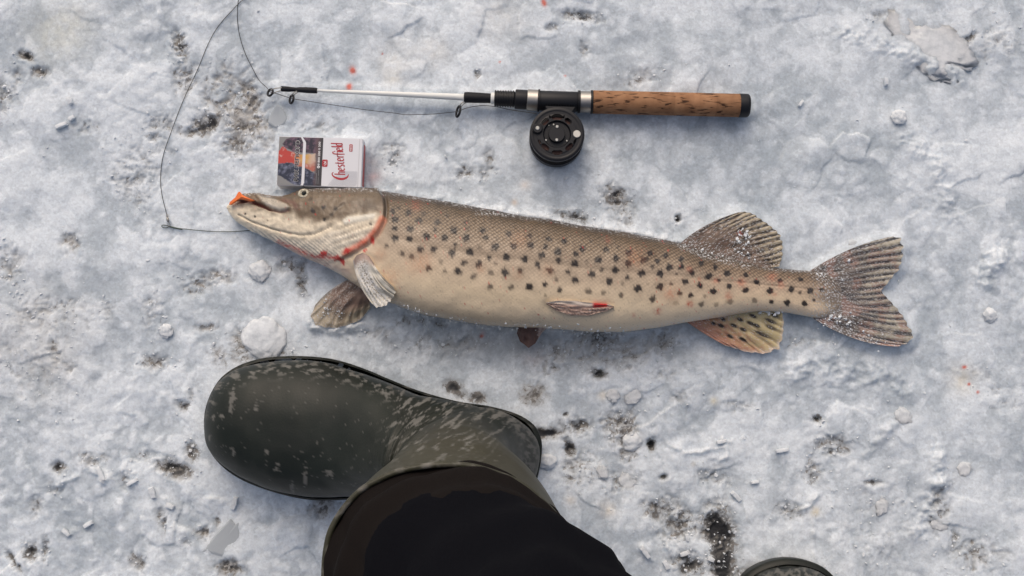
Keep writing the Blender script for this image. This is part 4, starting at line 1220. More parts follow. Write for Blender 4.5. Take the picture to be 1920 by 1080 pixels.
# walls round the openings and the rim
e = np.concatenate([top_f[:, [0, 1]], top_f[:, [1, 2]], top_f[:, [2, 3]], top_f[:, [3, 0]]])
key = e[:, 0].astype(np.int64) * nV + e[:, 1]; rkey = e[:, 1].astype(np.int64) * nV + e[:, 0]
open_e = e[~np.isin(key, rkey)]
open_e = open_e[open_e[:, 0] >= na]
me = mesh_np('face_plate', np.concatenate([vt.reshape(-1, 3), vb_]), [top_f, top_f[:, ::-1] + nV, np.stack([open_e[:, 1], open_e[:, 0], open_e[:, 0] + nV, open_e[:, 1] + nV], -1)])
fp = link('face_plate', me, m_blk, reel); auto_smooth(fp, 40)
aR = np.linspace(0, 2 * math.pi, 96, endpoint=False)
pR = [(.0302, .82), (.0265, .82), (.0265, .97), (.0275, 1.0), (.0298, 1.0), (.0302, .985), (.0302, .82)]
rim_o = link('rim_flange', mesh_np('rim_flange', np.concatenate([np.stack([Rx + RR * r * np.cos(aR), Ry + RR * r * np.sin(aR), np.full(96, z)], -1) for z, r in pR]), gridf(len(pR), 96, True, flip=True)), m_blk, reel)
auto_smooth(rim_o, 40)
disc('hub', [(.0300, RR * .30), (.0345, RR * .30), (.0352, RR * .285)], Rx - .0004, Ry - .0003, m_blk, reel, 48)
m_screw = mat('steel_screw', (.42, .42, .40), .4, 1.0)


def screw(pxx, pyy, r, z):
    c = P(pxx, pyy, z)
    o = disc('screw', [(z - .0010, r), (z + .0003, r), (z + .0007, r * .75)], float(c[0]), float(c[1]), m_screw, reel, 20)
    return o


screw(1044.6, 237.5, .0017, .0352); screw(1043.9, 262.3, .0017, .0352)
c = P(1007.9, 240.3, .0365)
disc('handle_boss', [(.0325, .0054), (.0358, .0052), (.0366, .0044)], float(c[0]), float(c[1]), m_blk, reel, 32)
screw(1007.9, 240.3, .0022, .0366)
c = P(1081.6, 251.0, .0345)
disc('tension_button', [(.0325, .0041), (.0343, .0040), (.0348, .0035)], float(c[0]), float(c[1]), mat('pale_metal', (.55, .54, .50), .45, .6), reel, 32)
for (x, y, r) in [(1037.9, 233.7, .0010), (1029.1, 235.3, .0006), (1023.8, 262.7, .0011), (1062.7, 264.0, .0010), (1050, 277, .0005), (1033, 275.5, .0005)]:
    screw(x, y, r, .0309)
# foot that clamps the reel to the seat
f0, f1_ = P(1015, 200, .012), P(1083, 203, .012)
stem = P(1047, 222, .012)
link('reel_foot', slab('reel_foot', [P(1020, 203, .01)[:2], P(1080, 205, .01)[:2], P(1066, 226, .01)[:2], P(1030, 226, .01)[:2]], .003, .0215, bevel=.2), m_blk, reel)
# raised maker's letters along the seat are worn to faint ticks
for q in range(11):
    x = 1026 + q * 5.0
    p = RA(x)
    ang_ = R(-38)
    base_ = p + np.array([0, math.sin(ang_) * 19 * PXM, math.cos(ang_) * 19 * PXM * .98])
    base_ = p + np.array([0, -.63 * 19 * PXM, .775 * 19 * PXM])
    link('raised_mark', tube_mesh('raised_mark', [base_ + [(-.0003 if q % 2 else .0003), .0008, .0006], base_ + [(.0003 if q % 3 else -.0003), -.0008, -.0007]], .00025, 6), m_blk, seat)

# ================================================================== LINE, SWIVEL, LEADER
lt = thing('fishing_line', 'thin dark fishing line looping from the rod tip to a swivel and green leader', 'fishing line')
m_line = mat('dark_line', (.035, .035, .035), .5)
m_lead = mat('green_leader', (.03, .055, .045), .45)


def on_ground(pts, n, lift=.0012, zmin=-.004):
    q = catmull(pts, n)
    w = P(q[:, 0], q[:, 1], 0.0)
    z = gz(w[:, 0], w[:, 1])
    kk = np.ones(9) / 9
    zs = np.maximum(np.convolve(np.pad(z, 4, 'edge'), kk, 'valid'), z) + lift
    zs = np.convolve(np.pad(zs, 6, 'edge'), np.ones(13) / 13, 'valid')
    zs = np.maximum(zs, z + .0006)
    return P(q[:, 0], q[:, 1], zs)


seg1 = [(1006, 213, .020), (985, 210, .016), (956, 205.6, .011), (930, 200, .009), (904, 198, .009), (875, 202.5, .010), (859, 208.5, .0105), (836, 211.5, .008), (812, 213.7, .006), (785, 214.6, .0045), (760, 215, .004), (740, 212, .0045), (717, 209.5, .005), (687, 206, .0055), (630, 197.5, .0065), (580, 190, .008), (547, 184.5, .009), (517, 175, .010), (507, 172.5, .0105), (500, 164, .0085), (487.5, 152.5, .006), (480, 141, .005)]
q = catmull(np.array(seg1) * [1, 1, 1e3], 200)
w1 = P(q[:, 0], q[:, 1], q[:, 2] * 1e-3)
zg = gz(w1[:, 0], w1[:, 1]); w1[:, 2] = np.maximum(w1[:, 2], zg + .0008)
link('rod_run', tube_mesh('rod_run', w1, .00034, 6), m_line, lt)
seg2 = [(480, 141), (459, 98), (448, 60), (445, 25), (447, 0), (455, -28), (474, -48), (492, -40), (486, -22), (455, 0), (437.6, 17), (408, 51), (391, 81), (371.6, 128), (344, 187.5), (322.6, 243), (305.6, 294), (301, 336), (303.4, 364), (309, 388), (314, 408)]
link('loop_run', tube_mesh('loop_run', on_ground(seg2, 420), .00038, 6), m_line, lt)
sw = thing('swivel', None, None); sw.parent = lt
S = lambda x, y, dz=.003: np.array(P(x, y, 0)) + [0, 0, float(gz(*P(x, y, 0)[:2])) + dz]
link('barrel', tube_mesh('barrel', catmull([S(314.2, 408), S(314.9, 412), S(315.8, 417)], 9), [.0004, .0010, .0015, .0016, .0016, .0016, .0015, .0010, .0004], 10), m_met, sw)
for (cx, cy) in [(313.6, 405.5), (316.6, 420.5)]:
    t = np.linspace(0, 2 * math.pi, 22)
    link('eyelet', tube_mesh('eyelet', np.array([S(cx + 2.0 * math.cos(a), cy + 3.2 * math.sin(a)) for a in t]), .00032, 6, False), m_met, sw)
link('leader', tube_mesh('leader', on_ground([(318, 424), (312, 427), (305, 426), (303, 423.5), (306, 422), (318, 424), (335, 428), (352, 430), (380, 432.6), (408, 434.4), (440, 434), (462, 432.6), (473, 431.5)], 160, .0015), .00042, 6), m_lead, lt)
link('crimp', tube_mesh('crimp', on_ground([(318, 425), (328, 427.6), (342, 429.8)], 20, .0022), .0008, 8), m_lead, lt)

# ================================================================== CIGARETTE PACK
PZ = .0225
tl, tr, br, bl_ = P(520, 254.5, PZ), P(678, 260.5, PZ), P(679, 351, PZ), P(522, 348, PZ)
pc = (tl + tr + br + bl_) / 4
pu = ((tr - tl) + (br - bl_)); PL = np.linalg.norm(pu) / 2; pu = pu / np.linalg.norm(pu)
pv = np.array([pu[1], -pu[0], 0]); PW = (np.linalg.norm(bl_ - tl) + np.linalg.norm(br - tr)) / 2   # pv points down the picture
pack = thing('cigarette_pack', 'white cigarette pack with red lettering and dark health-warning picture beside the pike', 'cigarette pack', loc=(float(pc[0]), float(pc[1]), 0.0005))
pang = math.atan2(pu[1], pu[0])
pack.rotation_euler = (0, 0, pang)
UX = PL / 158.5; VX = PW / 92.5
# local frame: x along the pack (0..158.5 units), y up the picture
LP = lambda u, v: ((u - 79.25) * UX, (46.25 - v) * VX)
m_card = mat('white_card', (.74, .755, .80), .35)
m_foil = mat('clear_wrap_edge', (.55, .57, .60), .25)
m_red = mat('red_print', (.42, .022, .035), .4)
m_redside = mat('red_card', (.50, .06, .06), .4)
m_black = mat('black_print', (.012, .012, .016), .4)
m_white = mat('white_print', (.80, .80, .82), .4)
m_greyp = mat('grey_print', (.30, .31, .33), .4)


def rbox(name, u0, u1, z0, z1, inset, material, parent):
    import bmesh
    bm = bmesh.new()
    r = bmesh.ops.create_cube(bm, size=1)
    x0, _ = LP(u0, 0); x1, _ = LP(u1, 0)
    for q in bm.verts:
        q.co = ((x0 + x1) / 2 + q.co.x * (x1 - x0), q.co.y * (PW - 2 * inset), (z0 + z1) / 2 + q.co.z * (z1 - z0))
    bmesh.ops.bevel(bm, geom=bm.edges[:], offset=.0005, segments=2, affect='EDGES')
    me = bpy.data.meshes.new(name); bm.to_mesh(me); bm.free()
    return link(name, me, material, parent)


rbox('box', 49.6, 158.5, 0, PZ - .0005, 0, m_card, pack)
lid = rbox('lid', 0, 49.0, 0, PZ - .0005, 0, m_card, pack)
rbox('red_base', 158.2, 158.9, .0012, .012, .004, m_redside, pack)
rbox('seam', 48.9, 49.7, .0005, PZ - .0014, .0005, m_black, pack)
ZT = PZ - .0005 + .00012


def flat(name, polys, material, parent=pack, dz=0.0):
    """flat print on the top face from polygons in pack units"""
    vs_, fs_, k = [], [], 0
    me = bpy.data.meshes.new(name)
    for pl in polys:
        a = [LP(u, v) for u, v in pl]
        vs_ += [(x, y, ZT + dz) for x, y in a]; fs_.append(list(range(k, k + len(a)))); k += len(a)
    me.from_pydata(vs_, [], fs_); me.update()
    return link(name, me, material, parent)


# warning picture: a colour grid (flat print)
nu_, nv_ = 170, 186
uu, vv_ = np.meshgrid(np.linspace(.6, 83.8, nu_), np.linspace(1.0, 91.6, nv_), indexing='ij')
xq, yq = uu * 8.31 + 175, vv_ * 8.31 + 130
pc_ = np.ones((nu_, nv_, 3)) * np.array([.24, .245, .25])
nzA = fbm(xq * .006, yq * .006, 3, 5, .6); nzB = fbm(xq * .011, yq * .011, 13, 5, .65)
top_l = [(235, 250), (290, 170), (430, 130), (560, 130), (870, 150), (870, 400), (760, 390), (640, 380), (520, 380), (400, 360), (330, 330), (270, 300)]
bot_l = [(175, 560), (300, 530), (480, 560), (640, 620), (760, 700), (870, 740), (870, 900), (560, 895), (430, 870), (300, 800), (180, 740)]
wedge = [(170, 380), (240, 290), (330, 350), (470, 400), (640, 400), (760, 390), (780, 520), (770, 660), (720, 670), (620, 620), (500, 590), (400, 540), (175, 555)]
lungA = lerp(np.array([.012, .010, .030]), np.array([.15, .085, .13]), sstep(-.3, .5, nzB)[..., None])
lungB = lerp(np.array([.008, .016, .045]), np.array([.16, .18, .27]), sstep(-.2, .6, nzB)[..., None])
wd = lerp(np.array([.50, .045, .035]), np.array([.62, .36, .10]), sstep(400, 560, xq + 60 * nzA)[..., None])
wd = lerp(wd, np.array([.60, .45, .36]), sstep(600, 720, xq + 60 * nzA)[..., None])
wd = lerp(wd, np.array([.45, .14, .10]), (sstep(500, 600, yq + 60 * nzB) * sstep(450, 520, xq))[..., None])
wd = lerp(wd, np.array([.62, .42, .38]), (.7 * sstep(.25, .5, nzB))[..., None])
for pl, cc in ((top_l, lungA), (bot_l, lungB), (wedge, wd)):
    sdist = polysd(xq, yq, pl) + 16 * nzB
    pc_ = lerp(pc_, cc, sstep(-8, 8, sdist)[..., None])
pc_ = lerp(pc_, np.array([.10, .06, .07]), (sstep(730, 775, xq + 25 * nzA) * .75)[..., None])
pc_ = lerp(pc_, np.array([.035, .033, .040]), (sstep(795, 850, xq + 10 * nzA))[..., None])
pc_ = lerp(pc_, np.array([.035, .033, .040]), (sstep(765, 800, xq) * sstep(560, 640, yq) * .9)[..., None])
lx = (uu - 79.25) * UX; ly = (46.25 - vv_) * VX
me = mesh_np('warning_picture', np.stack([lx, ly, np.full_like(lx, ZT)], -1).reshape(-1, 3), gridf(nu_, nv_, flip=True))
colattr(me, 'col', pc_.reshape(-1, 3))
m_pic, _ = attr_mat('printed_picture', .35)
link('warning_picture', me, m_pic, pack)
D1, D2 = .00012, .00024
flat('opening_band', [[(41.5, .7), (44.5, .7), (50.5, 8.5), (51.6, 12), (51.6, 86), (49.6, 91.6), (45, 91.6), (46.2, 88), (46.2, 11)]], m_card, dz=D1)


def text(name, body_, u, v, size, sx_=1.0, material=m_black, dz=D2, parent=pack, adv=1.0, bold=0.0, rot=90, align='LEFT'):
    cu = bpy.data.curves.new(name, 'FONT')
    cu.body = body_; cu.size = 1; cu.space_character = adv; cu.offset = bold; cu.align_x = align; cu.resolution_u = 3
    o = bpy.data.objects.new(name, cu); C.objects.link(o)
    dg = bpy.context.evaluated_depsgraph_get()
    me = bpy.data.meshes.new_from_object(o.evaluated_get(dg))
    me.name = name
    bpy.data.objects.remove(o); bpy.data.curves.remove(cu)
    x0, y0 = LP(u, v)
    c_, s_ = math.cos(R(rot)), math.sin(R(rot))
    for q in me.vertices:
        x, y = q.co.x * sx_ * size * UX, q.co.y * size * UX
        q.co = (x0 + x * c_ - y * s_, y0 + x * s_ + y * c_, ZT + dz)
    me.materials.clear()
    return link(name, me, material, parent), me


def fit_text(name, s_, u, v0, v1, size, **kw):
    """text running up the picture from v0 to v1"""
    o, me = text(name, s_, u, v0, size, **kw)
    xs = [q.co.y for q in me.vertices]
    L0 = max(xs) - min(xs); want = (v0 - v1) * VX
    y0 = min(xs); _, yb = LP(0, v0)
    for q in me.vertices: q.co.y = yb + (q.co.y - y0) * want / L0
    return o


fit_text('warning_lettering_edge', 'РАК ЛЕГКОГО', 39.6, 84.4, 7.4, 10.2, material=m_white, dz=D1 * 1.6, bold=.06)
fit_text('warning_lettering', 'РАК ЛЕГКОГО', 39.4, 84, 8, 9.8, material=m_black, dz=D2 * 1.3, bold=.03)
fit_text('helpline_number', '8 800 200 0 200', 79.0, 53, 8.5, 5.0, material=m_white, bold=.02)


def ring_poly(cu_, cv_, r, n=20):
    return [(cu_ + r * math.cos(a), cv_ + r * math.sin(a)) for a in np.linspace(0, 2 * math.pi, n, endpoint=False)]


flat('phone_icon', [ring_poly(77.2, 56.0, 2.6)], m_white, dz=D1)
flat('phone_handset', [[(76.2, 54.4), (77.0, 54.6), (76.9, 55.8), (78.2, 57.2), (78.0, 57.7), (76.6, 56.9)]], m_black, dz=D2)
flat('small_print', [[(u0, v0), (u0 + .55, v0), (u0 + .55, v1), (u0, v1)] for u0, v0, v1 in [(73.6, 68, 88), (77.4, 62, 74), (77.4, 75, 88)]], m_greyp, dz=D1)


def stroke(pts, w, n=24):
    p = catmull(pts, n) if len(pts) > 2 else np.array([np.array(pts[0]) + (np.array(pts[1]) - np.array(pts[0])) * t for t in np.linspace(0, 1, 2)], float)
    t = np.gradient(p, axis=0); t /= np.linalg.norm(t, axis=1)[:, None] + 1e-9
    nn = np.stack([-t[:, 1], t[:, 0]], -1)
    ww = np.interp(np.linspace(0, 1, len(p)), np.linspace(0, 1, len(w)) if np.ndim(w) else [0, 1], w if np.ndim(w) else [w, w])[:, None] / 2
    a, b_ = p + nn * ww, p - nn * ww
    return [[tuple(a[i]), tuple(b_[i]), tuple(b_[i + 1]), tuple(a[i + 1])] for i in range(len(p) - 1)]


# brand lettering, drawn in letter space (s along the word, t up) and run up the pack
def W2P(s, t):
    # baseline leans slightly: from u=129.5 at the start to u=120.5 at the end
    return (129.0 - 8.5 * (s / 62.0) - t, 74.0 - s)


letters = []
LET = [  # list of strokes per letter; x advance handled by hand
    [([(9, 22), (6, 25.0), (1.5, 23), (-2.8, 14), (-3.2, 5), (0.5, -3.4), (6, -6.4)], [1.0, 2.0, 3.2, 4.4, 4.2, 3.0, .6])],                 # big C
    [([(5.5, 0), (5.5, 20.5)], 2.0), ([(5.5, 9.5), (7.6, 12.2), (9.6, 11.2), (9.8, 8), (9.8, 0)], [1.0, 2.0, 2.2, 2.2, 2.0])],                    # h
    [([(13, 6.4), (17, 7.4), (16.6, 11), (14.6, 12.2), (12.9, 9), (12.9, 3.5), (14.6, .3), (17.2, 1.6)], [1.2, 1.4, 1.8, 1.8, 2.2, 2.2, 2, 1.0])],      # e
    [([(23.2, 10.4), (21.2, 12.2), (19.8, 10.2), (20.6, 7.4), (22.8, 5), (22.8, 1.6), (20.8, .2), (19.2, 2)], [1.0, 1.8, 2.0, 2.0, 2.0, 2.0, 1.8, 1.0])],   # s
    [([(26.4, 17.2), (26.4, 2.6), (27.6, .4), (29.2, 1.2)], [1.4, 2.1, 1.9, .9]), ([(24.6, 11.6), (29, 11.6)], 1.3)],                               # t
    [([(31.2, 6.4), (35.2, 7.4), (34.8, 11), (32.8, 12.2), (31.1, 9), (31.1, 3.5), (32.8, .3), (35.4, 1.6)], [1.2, 1.4, 1.8, 1.8, 2.2, 2.2, 2, 1.0])],   # e
    [([(38, 0), (38, 12)], 2.0), ([(38, 9), (39.4, 11.8), (41.2, 11.4)], [1.0, 1.8, 2.0])],                                                          # r
    [([(43.4, -2.4), (43.4, 16), (44.6, 19.8), (46.8, 19.8), (47.4, 18)], [1.4, 2.1, 2.0, 1.8, 1.4]), ([(41.8, 11.6), (48.6, 11.6)], 1.3)],             # f
    [([(48, 0), (48, 11.6)], 2.0), ([(47.4, 15.5), (48.6, 16.8)], 1.9)],                                                                           # i
    [([(50.4, 6.4), (54.4, 7.4), (54, 11), (52, 12.2), (50.3, 9), (50.3, 3.5), (52, .3), (54.6, 1.6)], [1.2, 1.4, 1.8, 1.8, 2.2, 2.2, 2, 1.0])],           # e
    [([(57, 0), (57, 21)], 2.0), ([(56.2, 20), (57.8, 21.6)], 1.2)],                                                                               # l
    [([(63.0, 0), (63.0, 22)], 2.0), ([(62.8, 10.5), (61, 12), (59.3, 9.4), (59.3, 3.2), (60.9, .2), (63, 2.4)], [1, 2, 2.1, 2.1, 2, 1])]]            # d
for li, strokes in enumerate(LET):
    polys = []
    for pts, w in strokes:
        for quad in stroke(pts, w, 18):
            polys.append([W2P(a_, b_) for a_, b_ in quad])
    flat('brand_letter', polys, m_red, dz=D1 + li * .000004)


def rrect(u0, v0, u1, v1, r, n=5):
    out = []
    for (cu_, cv_, a0) in [(u1 - r, v1 - r, 0), (u0 + r, v1 - r, 90), (u0 + r, v0 + r, 180), (u1 - r, v0 + r, 270)]:
        out += [(cu_ + r * math.cos(R(a0 + k * 90 / n)), cv_ + r * math.sin(R(a0 + k * 90 / n))) for k in range(n + 1)]
    return out


flat('emblem', [rrect(83.9, 41.8, 94.0, 55.4, 2.0)], m_red, dz=D1)
flat('emblem_scroll', sum([stroke(p, w, 10) for p, w in [([(87.4, 52.4), (90.6, 51.6), (91.6, 48.8), (90.2, 46.0), (91.2, 44.4)], .8), ([(86.6, 50.0), (88.6, 48.6), (88.2, 46.2), (86.6, 45.4)], .8), ([(88.6, 50.4), (89.8, 48.4), (89.2, 45.0)], .6)]], []), m_white, dz=D2)
flat('variant_tag', [rrect(133.6, 11.8, 139.8, 25.4, 1.2)], m_red, dz=D1)
fit_text('variant_lettering', 'RED', 138.4, 24.0, 13.2, 5.0, material=m_white, bold=.01)
hat = []
for q in range(26):
    v0 = 44 + q * 2.0
    # thin diagonal hatch fading down the lower right of the white panel
    u0 = 88 + max(0, 12 - q) * 1.2; v_s = min(v0 + 14, 90.5)
    for w_ in range(1):
        p0, p1 = (96 + q * 2.0, 90.5), (96 + q * 2.0 + 24, 62)
        if p1[0] > 151: p1 = (151, 90.5 - (151 - p0[0]) * 28.5 / 24)
        if p0[0] < 150: hat += stroke([p0, p1], .55)
flat('hatching', hat, mat('pale_grey_print', (.56, .575, .62), .4), dz=D1 * .6)
flat('edge_stripe', [[(152.2, 1), (153.0, 1), (153.0, 91.4), (152.2, 91.4)]], m_greyp.copy() if False else mat('edge_grey', (.55, .56, .58), .4), dz=D1)

# ================================================================== PERSON: BOOTS AND TROUSERS
person = thing('person', 'person in dark trousers tucked into muddy olive rubber boots standing beside the pike', 'person')
m_rub = mat('olive_rubber', (.02, .024, .02), .45, spec=.32)
a_r = nd(m_rub, 'ShaderNodeAttribute'); a_r.attribute_name = 'col'
lk(m_rub, a_r.outputs['Color'], bsdf(m_rub).inputs['Base Color'])
a_rr = nd(m_rub, 'ShaderNodeAttribute'); a_rr.attribute_name = 'dirt'
mrr = nd(m_rub, 'ShaderNodeMapRange'); mrr.inputs['To Min'].default_value = .47; mrr.inputs['To Max'].default_value = .8
lk(m_rub, a_rr.outputs['Fac'], mrr.inputs['Value']); lk(m_rub, mrr.outputs[0], bsdf(m_rub).inputs['Roughness'])
add_bump(m_rub, 450, .25, .0006)
rimc = P(850, 1078, .372)
# rings: inner (front) x,z ; outer (sole/back) x,z ; half width ; squareness of the sole half
RG = [(.3335, .040, .3335, .020, .010, 2.2), (.331, .052, .331, .011, .022, 2.4), (.325, .064, .325, .005, .034, 2.7), (.312, .076, .312, .002, .0455, 3.0), (.290, .085, .290, .001, .0560, 3.3),
      (.255, .090, .255, .001, .0640, 3.5), (.220, .096, .218, .001, .0665, 3.6), (.192, .107, .185, .001, .0625, 3.5), (.168, .124, .150, .001, .0560, 3.4),
      (.150, .141, .112, .001, .0490, 3.2), (.140, .153, .066, .001, .0480, 3.0), (.134, .162, .026, .004, .0465, 2.8), (.131, .169, .002, .024, .0455, 2.6), (.129, .175, -.003, .060, .0455, 2.4),
      (.128, .182, .012, .100, .0470, 2.2), (.128, .194, .024, .140, .0495, 2.1), (.131, .215, .023, .190, .0540, 2.0), (.138, .250, .010, .240, .0610, 2.0), (.147, .300, -.006, .296, .0690, 2.0), (.160, .345, -.014, .345, .0740, 2.0), (.1655, .372, -.018, .372, .0760, 2.0)]
RGi = catmull(np.array(RG) * [1, 1, 1, 1, 1, .05], 320); RGi[:, 5] /= .05
nb = 260
pa = np.linspace(0, 2 * math.pi, nb, endpoint=False)


def make_boot(fwd, latv, heel, lean, seed):
    """returns ring points; lean = world xy offset of the rim"""
    I_ = RGi[:, :2]; O_ = RGi[:, 2:4]
    mid_ = (I_ + O_) / 2; hf = (I_ - O_) / 2
    c, s = np.cos(pa), np.sin(pa)
    ex = np.where(c[None] < 0, RGi[:, 5:6], 2.15)
    cc = np.sign(c)[None] * np.abs(c)[None] ** (2 / ex); sss = np.sign(s)[None] * np.abs(s)[None] ** (2 / ex)
    xz = mid_[:, None] + hf[:, None] * cc[..., None]
    la = RGi[:, 4][:, None] * sss
    f = np.clip((xz[..., 1] - .10) / .272, 0, None)
    w = np.zeros(xz.shape[:2] + (3,))
    w[..., 0] = heel[0] + fwd[0] * xz[..., 0] + latv[0] * la + lean[0] * f ** 1.15
    w[..., 1] = heel[1] + fwd[1] * xz[..., 0] + latv[1] * la + lean[1] * f ** 1.15
    w[..., 2] = xz[..., 1]
    # creases at the ankle, softly uneven rubber
    ang = (np.arange(len(RGi))[:, None] / len(RGi))
    nz = fbm(w[..., 0] * 14 + seed, (w[..., 1] + w[..., 2]) * 14, 5, 3) * .0018
    cr = .0022 * np.sin(ang * 160 + 2 * c[None]) * np.exp(-((ang - .52) / .055) ** 2) * np.clip(c, 0, 1)[None]
    dirv = w - w.mean(1, keepdims=True); dirv /= np.linalg.norm(dirv, axis=-1, keepdims=True) + 1e-9
    w = w + dirv * ((nz + cr) * sstep(.004, .03, w[..., 2]))[..., None]
    return w


def boot_cols(w):
    x, y, z = w[..., 0], w[..., 1], w[..., 2]
    px_, py_ = Q(w)
    base_ = lerp(np.array([.0110, .0150, .0118]), np.array([.036, .036, .0215]), sstep(.10, .30, z)[..., None])
    g = fbm(px_ * .012, py_ * .012, 3, 3)
    base_ = base_ * (1 + .25 * g)[..., None]
    dirt = np.zeros_like(x)
    # dried flecks: streaked along the shaft, blotches on the toe
    s1 = (px_ * .80 - py_ * .60); s2 = (px_ * .60 + py_ * .80)
    fl = fbm(s1 * .022 + 3, s2 * .085, 7, 4, .6); fl2 = fbm(s1 * .05, s2 * .16, 9, 3, .6)
    reg = sstep(690, 760, px_) * sstep(900, 780, py_ + .15 * (px_ - 850)) + .45 * np.exp(-(((px_ - 840) / 90) ** 2 + ((py_ - 830) / 60) ** 2))
    dirt = np.maximum(dirt, .85 * sstep(.36, .46, fl + .22 * reg - .12) * np.clip(reg, 0, 1))
    dirt = np.maximum(dirt, .6 * sstep(.44, .54, fl2 + .1 * reg) * np.clip(reg, 0, 1))
    edge_ = sstep(30, 0, np.abs(py_ - np.interp(px_, [385, 420, 500, 600, 680, 730], [770, 712, 690, 690, 710, 738]))) * (px_ < 740)
    bl2 = fbm(px_ * .06, py_ * .10, 17, 4, .6)
    dirt = np.maximum(dirt, .85 * sstep(.10, .30, bl2) * edge_)
    dirt = np.maximum(dirt, .35 * sstep(.56, .64, fbm(px_ * .07, py_ * .07, 19, 4, .6)))
    for (cx, cy, rx, ry) in [(435, 745, 7, 20), (432, 768, 6, 9), (400, 782, 5, 6), (415, 780, 5, 7), (500, 847, 5, 7), (438, 846, 5, 8), (393, 822, 3, 7), (518, 880, 6, 5), (618, 888, 8, 10), (572, 895, 4, 22), (548, 915, 4, 16), (520, 870, 4, 5), (480, 765, 3, 10)]:
        m_ = np.exp(-(((px_ - cx) / rx) ** 2 + ((py_ - cy) / ry) ** 2))
        dirt = np.maximum(dirt, .75 * sstep(.45, .75, m_ + .7 * fbm(px_ * .14, py_ * .14, 37, 3, .6) * (m_ > .05)))
    hz = sstep(.02, .04, z) * sstep(.13, .10, z) * sstep(860, 920, px_)
    dirt = np.maximum(dirt, .75 * sstep(-.15, .25, fbm(px_ * .09 + py_ * .05, py_ * .09 - px_ * .05, 57, 4, .6)) * hz)
    speck = gnoise(px_ * .45, py_ * .45, 29)
    dirt = np.maximum(dirt, .45 * (speck > .74))
    dirt = np.maximum(dirt, .03 * sstep(-.3, .5, fbm(px_ * .02, py_ * .02, 31, 3)))
    col_ = lerp(base_, np.array([.24, .235, .22]), (dirt * .65)[..., None])
    return col_, dirt


def boot(fwd, latv, heel, lean, label, seed=0):
    bt = thing('rubber_boot', None, None); bt.parent = person; bt['label'] = label
    w = make_boot(fwd, latv, heel, lean, seed)
    flip = (fwd[0] * latv[1] - fwd[1] * latv[0]) > 0
    nrg = len(w)
    me = mesh_np('upper', np.concatenate([w.reshape(-1, 3), [w[0].mean(0)]]), [gridf(nrg, nb, True, flip=not flip), np.stack([np.arange(nb), (np.arange(nb) + 1) % nb, np.full(nb, nrg * nb)], -1)])
    cc_, dd_ = boot_cols(w)
    colattr(me, 'col', np.concatenate([cc_.reshape(-1, 3), cc_[0, :1]])); fattr(me, 'dirt', np.concatenate([dd_.ravel(), [0]]))
    link('upper', me, m_rub, bt)
    # sole: outline a little proud of the upper
    tab = np.array([(-.006, 0), (-.004, .020), (.004, .034), (.02, .043), (.05, .048), (.09, .0485), (.13, .051), (.16, .0575), (.19, .0645), (.22, .0685), (.255, .0665), (.29, .0590), (.312, .0485), (.326, .0360), (.333, .0230), (.3365, .010), (.3375, 0)])
    tab[:, 1] *= 1 + .05 * (tab[:, 0] > .1); tab[:, 0] += .003 * sstep(.2, .33, tab[:, 0])
    xs_ = catmull(tab, 70)
    out = np.concatenate([xs_, (xs_ * [1, -1])[::-1][1:-1]])
    pw = np.stack([heel[0] + fwd[0] * out[:, 0] + latv[0] * out[:, 1], heel[1] + fwd[1] * out[:, 0] + latv[1] * out[:, 1]], -1)
    cen_ = np.array([heel[0] + fwd[0] * .165, heel[1] + fwd[1] * .165])
    rings_ = [(-.0018, .995), (.004, 1.0), (.017, 1.003), (.021, .998), (.0225, .97)]
    vs_ = np.concatenate([np.c_[cen_ + (pw - cen_) * k_, np.full(len(pw), z_)] for z_, k_ in rings_] + [[[*cen_, -.0018]]])
    n_ = len(pw)
    i = np.arange(n_); i2 = (i + 1) % n_
    me = mesh_np('sole', vs_, [gridf(len(rings_), n_, True), np.stack([i, i2, np.full(n_, n_ * len(rings_))], -1)])
    cc_, dd_ = boot_cols(vs_[None])
    colattr(me, 'col', cc_[0] * .8); fattr(me, 'dirt', dd_[0])
    link('sole', me, m_rub, bt)
    # rolled rim
    rp_ = np.concatenate([w[-1], w[-1][:1]]) + [0, 0, .001]
    me = tube_mesh('rim', rp_, .0022, 10, False, True)
    vv = np.array([q.co[:] for q in me.vertices])
    cc_, dd_ = boot_cols(vv[None])
    fz = sstep(.0, .6, fbm(vv[:, 0] * 90, vv[:, 1] * 90, 5, 4)) * .5
    colattr(me, 'col', lerp(cc_[0], np.array([.26, .25, .235]), fz[:, None])); fattr(me, 'dirt', fz)
    link('rim', me, m_rub, bt)
    return bt, w


unlean = HEEL + BF * ((.1655 - .018) / 2)
lean = rimc[:2] - unlean
bootA, wA = boot(BF, BLAT, HEEL, lean, 'muddy olive boot turned sideways with frosted toe')
RBF = np.array([-.05, .9987]); RBL = np.array([.9987, .05])
RBH = RB - RBF * .334
bootB, wB = boot(RBF, RBL, RBH, np.array([-.02, .0]), 'boot showing only its toe tip', seed=4)

m_cuff = mat('brown_fabric', (.0082, .0064, .0060), .85, spec=.1); add_bump(m_cuff, 700, .4, .0006)
m_tr = mat('black_fabric', (.0035, .0038, .0058), .9, spec=.06); add_bump(m_tr, 900, .3, .0005)


